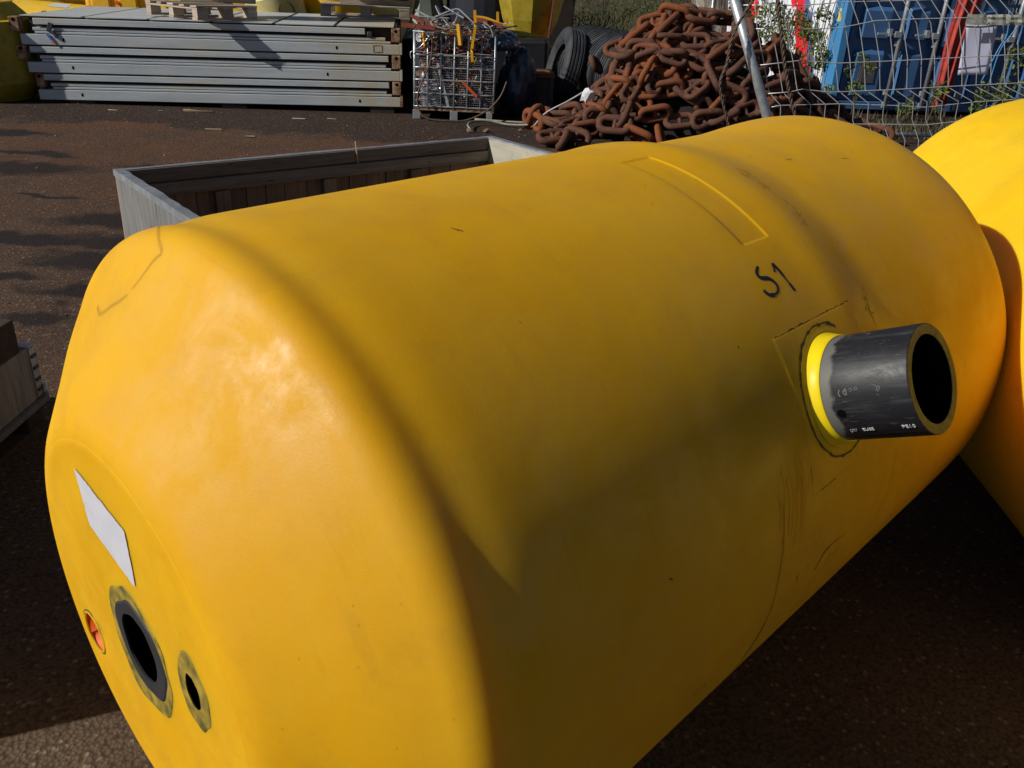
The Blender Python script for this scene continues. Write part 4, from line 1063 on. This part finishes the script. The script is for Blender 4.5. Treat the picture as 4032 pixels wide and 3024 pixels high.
b.add(vs, [(j*16+i, j*16+i+1, (j+1)*16+i+1, (j+1)*16+i) for j in range(4) for i in range(15)])
o = b.build('tape_strip', TAPE, None); md = o.modifiers.new('thick', 'SOLIDIFY'); md.thickness = .002; tag(o, 'crinkled strip of clear tape above the laminated sheet', 'tape')
for x in (3.36, 3.53):
    b = MB(); b.tube([(x+.016*cos(2*pi*j/14), 6.93, 1.437+.016*sin(2*pi*j/14)) for j in range(14)], .0022, 5, closed=True); o = b.build('wire_ring', SCRAPD, None, smooth=True); tag(o, 'small wire ring through the tape, %s one' % ('left' if x < 3.4 else 'right'), 'ring')
b = MB(); b.tube([(3.45, 10.1, .10), (4.2, 10.3, .10), (5.1, 10.55, .10)], .024, 12); 
t = empty('fence_foot_bar', (4.2, 10.3, 0), (0, 0, 0), 'galvanised tube lying near the ground, wound with thin cord', 'tube')
o = b.build('tube', GALV, None, smooth=True); o.parent = t; o.location = (-4.2, -10.3, 0)
b = MB(); P_ = [(3.5+1.6*i/200, 10.1+(.2667)*(1.6*i/200+.05)+.030*cos(i*.9), .10+.030*sin(i*.9)) for i in range(201)]; b.tube(P_, .004, 4); o = b.build('cord', SCRAPD, None, smooth=True); o.parent = t; o.location = (-4.2, -10.3, 0)
for x in (3.55, 5.0):
    b = MB(); b.box((x-4.2, (x-4.2)*.27, .035), (.12, .25, .075)); b.build('foot_block', simple('concrete_foot', (.3, .3, .28), .9), t, bevel=.01)
# ================================================================== BLUE CONTAINER
ct = empty('shipping_container', (4.30, 12.75, 0), (0, 0, R(10)), 'blue shipping container with locking rods on its doors and a white, red and blue side', 'container')
Wd = 3.05
b = MB(); b.box2((.02, .12, .16), (Wd-.02, 6.0, 2.7)); b.build('body', BLUE, ct)
b = MB(); b.box2((-.012, .30, .22), (.015, 5.6, 2.6)); b.build('side_panel', SIDE, ct, label='white side wall with red and blue stripes')
for (y0, y1) in ((-.02, .30), (5.6, 5.95)):
    b = MB(); b.box2((-.03, y0, .0), (.09, y1, 2.75)); b.build('corner_post', BLUE2, ct, bevel=.012)
b = MB(); b.box2((Wd-.12, -.02, 0), (Wd+.03, .12, 2.75)); b.build('corner_post', BLUE, ct, bevel=.012)
b = MB(); b.box2((.09, -.01, .06), (Wd-.12, .10, .17)); b.build('door_sill', BLUE, ct, bevel=.008)
b = MB(); b.box2((-.02, .95, .20), (.0, 1.05, .35)); 
for di, x0 in enumerate((.16, 1.56)):
    b = MB(); b.box2((x0, .085, .18), (x0+1.37, .118, 2.6)); dr = b.build('door', BLUE, ct)
    # raised pressed panels
    for (pa, pb) in ((.10, .56), (.80, 1.12)) if di == 0 else ((.04, .30), (.52, .92), (1.16, 1.33)):
        for (za, zb) in ((.24, .86), (1.0, 1.42), (1.56, 2.2)):
            b = MB(); x1, x2 = x0+pa, x0+pb; e = .035
            vs = [(x1, .085, za), (x2, .085, za), (x2, .085, zb), (x1, .085, zb), (x1+e, .006, za+.01), (x2-e, .006, za+.01), (x2-e, .006, zb-.06), (x1+e, .006, zb-.06)]
            b.add(vs, [(0, 1, 5, 4), (1, 2, 6, 5), (2, 3, 7, 6), (3, 0, 4, 7), (4, 5, 6, 7)]); b.build('pressed_panel', BLUE, dr, bevel=.006)
    for rx_ in ((.69, 1.26) if di == 0 else (.42, 1.04)):
        b = MB(); b.tube([(x0+rx_, -.025, .10), (x0+rx_, -.025, 2.65)], .029, 12); rd = b.build('locking_rod', GALV, ct, smooth=True)
        for z_ in (.30, .95, 1.75):
            b = MB(); b.box((x0+rx_, .01, z_), (.09, .045, .07)); b.build('rod_bracket', GALV, rd, bevel=.008)
        b = MB(); b.box((x0+rx_, .0, .13), (.09, .06, .08)); b.build('cam', GALV, rd, bevel=.008)
        b = MB(); b.bar((x0+rx_, -.03, 1.07), (x0+rx_-.36, -.035, 1.07), .02, .032); b.box((x0+rx_-.05, -.025, 1.07), (.10, .06, .08)); b.box((x0+rx_-.17, -.02, 1.09), (.06, .06, .10)); b.build('handle', GALV, rd, bevel=.006)
b = MB(); b.box2((.36, -.004, .42), (.60, .002, .72)); b.build('placard', simple('dark_grey_placard', (.11, .10, .11), .6), ct)
for (tx, x, z_, s_) in (('130 KGS', 2.36, 1.52, .10), ('700 LBS.', 2.35, 1.41, .10), ('18 350 KGS', 2.22, 1.30, .10), ('RE', 1.80, 1.52, .10), ('FET', 1.66, 1.34, .10)):
    me = text_mesh(tx, s_, .001); me.materials.append(PRINT); o = bpy.data.objects.new('printed_text', me); col.objects.link(o); o.parent = ct; o.rotation_euler = (R(90), 0, 0); o.location = (x, .0035, z_); o['label'] = 'white stencilled text '+tx
b = MB(); b.box2((-.034, .08, 1.20), (-.031, .16, 1.36)); b.build('yellow_sticker', simple('yellow_sticker_film', (.8, .68, .15), .5), ct)
# red tarpaulin hanging from the fence side
b = MB(); vs = []; nu, nv = 26, 26
for j in range(nv):
    v_ = j/(nv-1)
    for i in range(nu):
        u_ = i/(nu-1); wdt = .40*(1-v_)+.20*v_; cx = 1.72-.10*v_
        fold = .035*sin(u_*15+v_*1.5)+.02*sin(u_*31+v_*4); z_ = 1.95-v_*(1.76+.09*sin(u_*9)*v_)
        vs.append((cx+(u_-.5)*wdt+.01*sin(v_*9), -.12+fold*(.6+.4*v_), z_))
b.add(vs, [(j*nu+i, j*nu+i+1, (j+1)*nu+i+1, (j+1)*nu+i) for j in range(nv-1) for i in range(nu-1)])
o = b.build('red_tarpaulin', RAG, None, smooth=True); o.matrix_world = Matrix.Translation((4.30, 12.75, 0)) @ Matrix.Rotation(R(10), 4, 'Z'); md = o.modifiers.new('thick', 'SOLIDIFY'); md.thickness = .004
tag(o, 'folded red tarpaulin hanging against the container doors', 'tarpaulin')
# neighbour dark container at the right edge
b = MB(); b.box2((0, 0, 0), (2.4, 5, 2.7)); o = b.build('dark_container', simple('very_dark_blue', (.01, .013, .02), .6), None, bevel=.02); o.matrix_world = Matrix.Translation((7.5, 13.6, 0)) @ Matrix.Rotation(R(10), 4, 'Z'); tag(o, 'dark container wall at the upper right corner', 'container')
b = MB(); b.tube(spline([(0, 0, 1.45), (.06, 0, 1.15), (0, 0, .95), (-.12, 0, .5)], 5), .010, 6); b.tube(spline([(.3, 0, 1.5), (.1, 0, 1.1), (.02, 0, .9), (.0, 0, .45)], 5), .009, 6)
o = b.build('blue_rope', BLUE2, None, smooth=True); o.location = (6.55, 12.9, 0); tag(o, 'light blue rope hanging right of the laminated sheet', 'rope')
b = MB(); b.tube([(3.05, 15.6, 0), (3.0, 15.6, 1.8)], .02, 10); o = b.build('thin_pole', GALV, None, smooth=True); tag(o, 'thin metal pole by the pale stump, left of the white panel', 'pole')

# ================================================================== PLANTS
rp = random.Random(9)
def leaves(b, c, rad, n, s0, s1, flat=.0, r_=rp, shell=.0, elong=1.0):
    for i in range(n):
        while True:
            p = V((r_.uniform(-1, 1), r_.uniform(-1, 1), r_.uniform(-1, 1)))
            if shell < p.length < 1: break
        q = V(c)+V((p.x*rad[0], p.y*rad[1], p.z*rad[2])); s_ = r_.uniform(s0, s1); ro = rrot(r_)
        a = [V((-s_*.5, 0, 0)), V((0, -s_*.30/elong, .1*s_)), V((s_*.5, 0, 0)), V((0, s_*.30/elong, .1*s_))]
        b.add([q+ro @ (k*1.0) for k in a], [(0, 1, 2, 3)])
def plant(name, loc, clumps, stems, mat, label, cat='plant', n=260, s=(.03, .06), elong=1.0, group=None):
    t = empty(name, loc, (0, 0, 0), label, cat, group)
    b = MB()
    for (c, rad, k) in clumps: leaves(b, c, rad, int(n*k), s[0], s[1], elong=elong)
    o = b.build('foliage', mat, t)
    b = MB()
    for st in stems: b.tube(spline(st, 4), .006, 5)
    b.build('stem', BARK, t, smooth=True); return t
# vines on the white side wall (plane facing left) and by the door
sidev = V((-.174, .985, 0)); nrm = V((-.985, -.174, 0)); A0 = V((4.30, 12.75, 0))
def on_side(y, z, off): return A0+sidev*y+nrm*off+V((0, 0, z))
for i, (ys, zs, k, lab) in enumerate([((.15, .9), (.3, 2.0), 1.5, 'leafy vine climbing the container corner'), ((1.0, 1.9), (.3, 1.3), .9, 'vine low on the white wall, next to the corner vine'), ((1.8, 2.9), (.8, 2.0), 1.0, 'vine with sparse dark leaves in the middle of the white wall'), ((3.2, 4.1), (1.0, 2.0), .6, 'thin vine on the far part of the white wall')]):
    base = on_side((ys[0]+ys[1])/2, 0, .12)
    cl = []; stm = []
    for q in range(16):
        y_ = rp.uniform(*ys); z_ = rp.uniform(*zs); p = on_side(y_, z_, rp.uniform(.08, .22))-base; cl.append((p, (.13, .16, .13), .5*k))
    for q in range(7):
        y_ = rp.uniform(*ys); y2 = y_+rp.uniform(-.3, .3); stm.append([on_side(y_, 0, .1)-base, on_side((y_+y2)/2+.1, zs[1]*.5, .12)-base, on_side(y2, zs[1], .1)-base])
    plant('climbing_vine', base, cl, stm, LEAFV, lab, 'vine', n=95, s=(.03, .085), group='vines on the container')
for i, (x, y, h_, k, lab) in enumerate([(3.9, 11.9, .42, .6, 'small yellow-green seedling left of the container doors'), (4.52, 12.4, .8, .8, 'young leafy shoot at the left door edge'), (5.25, 12.3, .35, .5, 'low weed at the foot of the doors'), (5.55, 12.3, .55, .8, 'weed at the foot of the red tarpaulin'), (6.9, 12.6, .95, 2.2, 'leafy bush at the right end of the container'), (6.3, 12.35, .5, 1.0, 'low weed in front of the right door'), (7.5, 13.0, 1.1, 1.6, 'bush at the far right edge')]):
    cl = [((rp.uniform(-.15, .15)*k, rp.uniform(-.1, .1), rp.uniform(.3, 1)*h_), (.10*k**.5, .08, .10), .5) for q in range(int(7*k)+2)]
    stm = [[(0, 0, 0), (rp.uniform(-.05, .05), 0, h_*.5), (rp.uniform(-.15, .15)*k, 0, h_)] for q in range(4)]
    plant('weed' if k < 1.5 else 'bush', (x, y, 0), cl, stm, LEAFV, lab, 'plant', n=60, s=(.03, .07))
b = MB()
for i in range(1700):
    x = rp.uniform(2.9, 8.0); y = 10.2+(x-3)*.30+abs(rp.gauss(0, .9)); h_ = rp.uniform(.03, .16); a = rp.uniform(0, 6); dx, dy = cos(a)*.012, sin(a)*.012; l_ = rp.uniform(-.05, .05)
    b.add([(x-dx, y-dy, 0), (x+dx, y+dy, 0), (x+l_, y+l_*.5, h_)], [(0, 1, 2)])
o = b.build('dry_grass', GRASS, None); tag(o, 'dry grass and weeds along the foot of the container', 'grass', kind='stuff')
# bank with bushes behind the tyres
b = MB(); nx_, ny_ = 50, 20; vs = []
for j in range(ny_):
    for i in range(nx_):
        x, y = -14+30*i/(nx_-1), 17.0+14*j/(ny_-1); vs.append((x, y, -.05+3.4*min(1, j/7)+.5*mnoise.noise(V((x*.6, y*.6, 0)))*(j > 0)))
b.add(vs, [(j*nx_+i, j*nx_+i+1, (j+1)*nx_+i+1, (j+1)*nx_+i) for j in range(ny_-1) for i in range(nx_-1)])
o = b.build('soil_bank', SOIL, None, smooth=True); o['kind'] = 'structure'
bl = [(.9, 16.2, .8, .9, LEAFD, 'dark bush just behind the tyre row'), (1.5, 16.9, 1.1, 1.0, LEAFB, 'green broom bush behind the tyres, left of the chain top'), (2.3, 16.6, 1.1, 1.1, LEAFB, 'wide green broom bush behind the chain heap'), (3.0, 17.4, 1.4, .9, LEAFD, 'dark bush right of the broom bushes'), (-.9, 17.2, 1.2, 1.2, LEAFD, 'dark bush behind the scrap cage'), (-2.2, 17.0, 1.2, 1.1, LEAFB, 'bush behind the right pallet'), (-5.9, 17.6, 1.3, 1.2, LEAFD, 'dark bush between the far yellow floats'), (.3, 17.2, 1.3, .8, LEAFD, 'dark bush left of the broom bush')]
for (x, y, h_, w_, mt, lab) in bl:
    t = empty('bush', (x, y, 0), (0, 0, 0), lab, 'bush')
    b = MB()
    for q in range(26):
        c = (rp.uniform(-.6, .6)*w_, rp.uniform(-.4, .3)*w_, rp.uniform(.2, 1.25)*h_); leaves(b, c, (.28, .25, .22), 85, .03, .075, elong=2.2)
    for q in range(260):   # thin twigs
        c = V((rp.uniform(-.7, .7)*w_, rp.uniform(-.45, .2)*w_, rp.uniform(.1, 1.2)*h_)); d = V((rp.uniform(-.5, .5), rp.uniform(-.3, .1), rp.uniform(.3, 1))).normalized()*rp.uniform(.15, .4); s_ = V((.006, 0, 0)); b.add([c-s_, c+s_, c+d], [(0, 1, 2)])
    b.build('foliage', mt, t)
    b = MB()
    for q in range(8): b.tube(spline([(rp.uniform(-.1, .1), 0, 0), (rp.uniform(-.3, .3)*w_, 0, h_*.5), (rp.uniform(-.6, .6)*w_, 0, h_)], 4), .014, 5)
    b.build('stem', BARK, t, smooth=True)
b = MB()
for i in range(5200):
    x = rp.uniform(-3, 3.8); y = 15.4+abs(rp.gauss(0, .9)); h_ = rp.uniform(.2, .9); l_ = rp.uniform(-.2, .2)
    b.add([(x-.008, y, 0), (x+.008, y, 0), (x+l_, y, h_)], [(0, 1, 2)])
o = b.build('tall_dry_grass', GRASS, None); tag(o, 'tall dry brown grass behind the tyres', 'grass', kind='stuff')
t = empty('tree_stump', (3.0, 15.9, 0), (0, 0, 0), 'pale weathered tree stump with twisted roots behind the chain heap', 'tree stump')
b = MB(); vs = []; n = 40; hs = [0, .3, .6, .9, 1.2, 1.6, 2.0]
for h_ in hs:
    for j in range(n):
        a = 2*pi*j/n; r = (.33-.06*h_/2)*(1+.18*mnoise.noise(V((cos(a)*2.2, sin(a)*2.2, h_*.8)))+.12*abs(mnoise.noise(V((cos(a)*6, sin(a)*6, h_*1.2)))))+.12*max(0, .6-h_); vs.append((r*cos(a)+.05*sin(h_*2), r*sin(a), h_))
b.add(vs, [(i*n+j, i*n+(j+1) % n, (i+1)*n+(j+1) % n, (i+1)*n+j) for i in range(len(hs)-1) for j in range(n)]+[tuple(range((len(hs)-1)*n, len(hs)*n))]); b.build('trunk', STUMP, t, smooth=True)
for i, (x, y, z, s_) in enumerate([(1.55, 15.0, .72, .42), (2.75, 15.3, .62, .5), (2.7, 15.7, .85, .6), (2.0, 15.2, .7, .5)]):
    o = lump('rock', (x, y, z-.1), (s_*1.5, s_, s_*.8), ROCK, ['grey rock behind the tyres, leftmost', 'grey rock at the foot of the stump', 'grey rock close beside the stump', 'grey rock between bushes above the chain heap'][i], 'rock', i*3+1, .4, 3)
b = MB(); b.box2((1.0, 15.3, -.02), (3.4, 16.4, .55)); o = b.build('rock_ledge', ROCK, None, bevel=.1); tag(o, 'low grey rock ledge under the stump and rocks', 'rock')

# ================================================================== OPEN WOODEN CRATE
cr = empty('open_wooden_crate', (-1.79, 3.72, 0), (0, 0, math.atan2(1.33, 1.595)), 'large open weathered wooden crate with a zinc-edged rim behind the big buoy', 'crate')
LX, WY, HZ = 2.075, 1.22, .75
def cb(name, a, b_, mat, bev=.002, jit=0, par=cr):
    b = MB(); a, b_ = V(a), V(b_); b.box((a+b_)/2, [abs(q) for q in (b_-a)], jit=jit); return b.build(name, mat, par, bevel=bev)
T_ = .022
# long walls : upright planks, inner rails
for (y0, inn) in ((-.0, -1), (-WY, 1)):
    x = .0; k = 0
    while x < LX-.01:
        wdt = min(random.choice((.10, .12, .14)), LX-x); off = random.uniform(0, .006)
        cb('plank', (x+.002, y0, .03), (x+wdt-.002, y0+inn*(T_-off), HZ-.012), WOODZ, .0015); x += wdt; k += 1
    cb('rail', (T_, y0+inn*T_, HZ-.072), (LX-T_, y0+inn*(T_+.018), HZ-.012), WOODX)
    cb('rail', (T_+.02, y0+inn*T_, HZ-.134), (LX-T_-.03, y0+inn*(T_+.034), HZ-.078), WOODX)
    cb('rail', (T_, y0+inn*T_, .06), (LX-T_, y0+inn*(T_+.03), .15), WOODX)
    b = MB(); n = 40; vs = []
    for i in range(n+1):
        x = LX*i/n; w1_ = random.uniform(-.0015, .0015)
        for (yy, zz_) in ((y0-inn*.003, HZ-.03), (y0-inn*.003, HZ-.008+w1_), (y0+inn*.030+w1_, HZ-.008), (y0+inn*.030+w1_, HZ-.018)): vs.append((x, yy, zz_))
    b.add(vs, [(4*i+j, 4*i+j+1, 4*i+5+j, 4*i+4+j) for i in range(n) for j in range(3)]); o = b.build('zinc_edge', ZINC, cr); md = o.modifiers.new('t', 'SOLIDIFY'); md.thickness = .002
for x0 in (.42, .98, 1.5):
    cb('post', (x0, -T_-.001, .03), (x0+.07, -T_-.03, HZ-.14), WOODZ)
for (x0, inn, left) in ((0, 1, True), (LX, -1, False)):
    if left:
        cb('end_panel', (0, -WY+T_, .03), (.012, -T_, HZ-.012), PLYW, .001)
        for j in range(9):
            cb('plank', (.0125, -T_-.002-j*.13, .03), (.034, -T_-.128-j*.13, HZ-.02), WOODZ)
    else:
        for j in range(8):
            y_ = -T_-.01-j*.148; wdt = (.075, .12, .10, .14)[j % 4]
            cb('plank', (LX-T_, y_, .03), (LX, y_-wdt, HZ-.012), WOODZ)
        cb('cross_board', (LX-T_-.026, -T_-.02, HZ-.165), (LX-T_-.001, -WY+.04, HZ-.014), WOODM)
        cb('cross_board', (LX-T_-.026, -T_-.02, .08), (LX-T_-.001, -WY+.04, .2), WOODM)
        cb('inner_post', (LX-T_-.05, -.20, .03), (LX-T_-.001, -.235, HZ-.15), WOODZ)
    b = MB(); n = 26; vs = []
    for i in range(n+1):
        y_ = -WY*i/n; w1_ = random.uniform(-.002, .006)
        for (xx, zz_) in ((x0-inn*.003, HZ-.035), (x0-inn*.003, HZ-.006), (x0+inn*(.036+w1_), HZ-.006+random.uniform(-.001, .001)), (x0+inn*(.037+w1_), HZ-.016)): vs.append((xx, y_, zz_))
    b.add(vs, [(4*i+j, 4*i+j+1, 4*i+5+j, 4*i+4+j) for i in range(n) for j in range(3)]); o = b.build('zinc_edge', ZINC, cr); md = o.modifiers.new('t', 'SOLIDIFY'); md.thickness = .002
b = MB(); b.lathe([(0, 0), (.011, 0), (.013, .05), (0, .055)], 12, 'X'); o = b.build('snap_hook', ALU, cr, loc=(-.006, -.46, .545)); o.rotation_euler = (0, R(70), R(20))
cb('floor_board', (.03, -WY+.03, .03), (LX-.03, -.03, .05), WOODD, 0)
for y_ in (-.1, -.6, -1.12): cb('skid', (.02, y_-.04, 0), (LX-.02, y_+.04, .029), WOODD, 0)
b = MB(); b.bar((1.18, -.05, HZ-.10), (1.17, -.04, HZ+.035), .006, .004); b.build('splinter', DEBRIS, cr)

# ================================================================== COLLAR CRATES AT THE LEFT EDGE
cl = empty('pallet_collar_crate', (-1.72, 2.76, 0), (0, 0, R(180)), 'grey wooden pallet with collar boards and steel corner hinge at the left edge', 'crate')
# local +x goes left (world -x), local +y towards the camera (world -y)
def cc(name, a, b_, mat, bev=.003): return cb(name, a, b_, mat, bev, par=cl)
LYc, LXc = .80, 1.15
for y_ in (.06, .4, .74):
    cc('block', (.01, y_-.05, .022), (.12, y_+.05, .10), WOODD); cc('block', (LXc-.13, y_-.05, .022), (LXc-.02, y_+.05, .10), WOODD)
for x_ in (.06, .55, 1.08): cc('bottom_board', (x_-.05, 0, 0), (x_+.05, LYc, .02), WOODD)
cc('deck_edge_board', (-.02, -.01, .101), (.10, LYc+.01, .121), PLYW)
for j in range(6): cc('deck_board', (.11+j*.175, 0, .101), (.11+j*.175+.15, LYc, .121), WOODD)
cc('collar_board', (.0, .0, .124), (.022, LYc, .325), PLYW); cc('collar_board', (LXc-.022, .0, .124), (LXc, LYc, .325), PLYW)
cc('collar_board', (.023, .0, .124), (LXc-.023, .022, .325), PLYW); cc('collar_board', (.023, LYc-.022, .124), (LXc-.023, LYc, .325), PLYW)
cc('corner_hinge', (-.004, -.004, .13), (-.0005, .035, .318), GALV, .001); cc('corner_hinge', (-.004, -.004, .13), (.05, -.0005, .318), GALV, .001)
for z_ in (.15, .19, .235, .28):
    cc('hinge_knuckle', (-.009, -.001, z_), (-.0042, .03, z_+.012), SCRAPD, .002)
b = MB(); b.tube([(-.006, -.008, .10), (-.006, -.008, .165)], .011, 12); b.build('hinge_pin', GALV, cl, smooth=True)
b = MB(); b.box((0, 0, .06), (.4, .28, .12)); o = b.build('dark_timber', WOODD, None, bevel=.006); o.location = (-1.93, 2.56, .326); o.rotation_euler = (0, 0, R(-3)); tag(o, 'dark timber block lying on the collar crate at the left edge', 'timber')
b = MB(); b.box((0, 0, 0), (.05, .035, .004)); o = b.build('paper_scrap', WHITE, None); o.location = (-1.735, 2.735, .329); tag(o, 'tiny white paper scrap on the collar crate corner', 'paper')
# tall crate stack further left, its shade falls towards the buoy
sk = empty('crate_stack', (-2.35, 1.62, 0), (0, 0, 0), 'stack of wooden collar crates left of the buoy end', 'crates')
for k in range(3):
    z0 = .12+k*.195
    for (a, b_) in (((-.55, -.56, z0), (.55, -.535, z0+.19)), ((-.55, .535, z0), (.55, .56, z0+.19)), ((-.575, -.56, z0), (-.551, .56, z0+.19)), ((.551, -.56, z0), (.575, .56, z0+.19))): cb('collar_board', a, b_, PLYW, par=sk)
cb('lid', (-.58, -.57, .71), (.58, .57, .725), PLYW, par=sk)
for y_ in (-.5, 0, .5): cb('skid', (-.57, y_-.06, 0), (.57, y_+.06, .118), WOODD, par=sk)

# ================================================================== LITTER
lit = [((-2.73, 8.63), (.11, .06, .012), 20, WOODP, 'pale bent chip of wood on the rusty ground in front of the stack'), ((-3.2, 8.94), (.20, .012, .01), 12, DEBRIS, 'thin dark stick in front of the stack'),
       ((-3.72, 9.98), (.42, .05, .02), 2, DEBRIS, 'orange-brown batten lying at the foot of the stack'), ((-4.61, 9.78), (.13, .02, .012), -4, DEBRIS, 'small splinter near the left end of the stack'),
       ((-4.12, 9.9), (.06, .03, .012), 30, DEBRIS, 'small pale chip in front of the stack, left of the batten'), ((-2.55, 9.85), (.18, .07, .01), 8, WHITE, 'crumpled pale wrapper at the foot of the stack'), ((-2.2, 9.95), (.12, .03, .01), -5, WOODP, 'narrow pale scrap right of the wrapper')]
for (p, d, a, mt, lab) in lit:
    b = MB(); d = (d[0]*.8, d[1]*.6, d[2]*.8); b.box((0, 0, d[2]/2+.002), d, jit=d[2]*.4); o = b.build('litter', mt, None, bevel=.001); o.location = (p[0], p[1], 0); o.rotation_euler = (0, 0, R(a)); tag(o, lab, 'litter')
b = MB()
for i in range(1200):
    x = rp.uniform(-8, 2.5); y = rp.uniform(1.2, 10.2) if i % 3 else rp.uniform(8.6, 10.3); s_ = rp.uniform(.003, .009)*(1+.03*y)
    b.box((x, y, s_*.3), (s_, s_*rp.uniform(.5, 1.2), s_*.6), rrot(rp), rp.choice((0, 0, 0, 1, 1, 1, 1, 2)))
o = b.build('loose_grit', [simple('grit_dark', (.05, .035, .03), .9), simple('grit_brown', (.2, .13, .09), .9), simple('grit_pale', (.4, .35, .28), .8)], None); tag(o, 'loose grit and crumbs scattered over the yard', 'grit', kind='stuff')
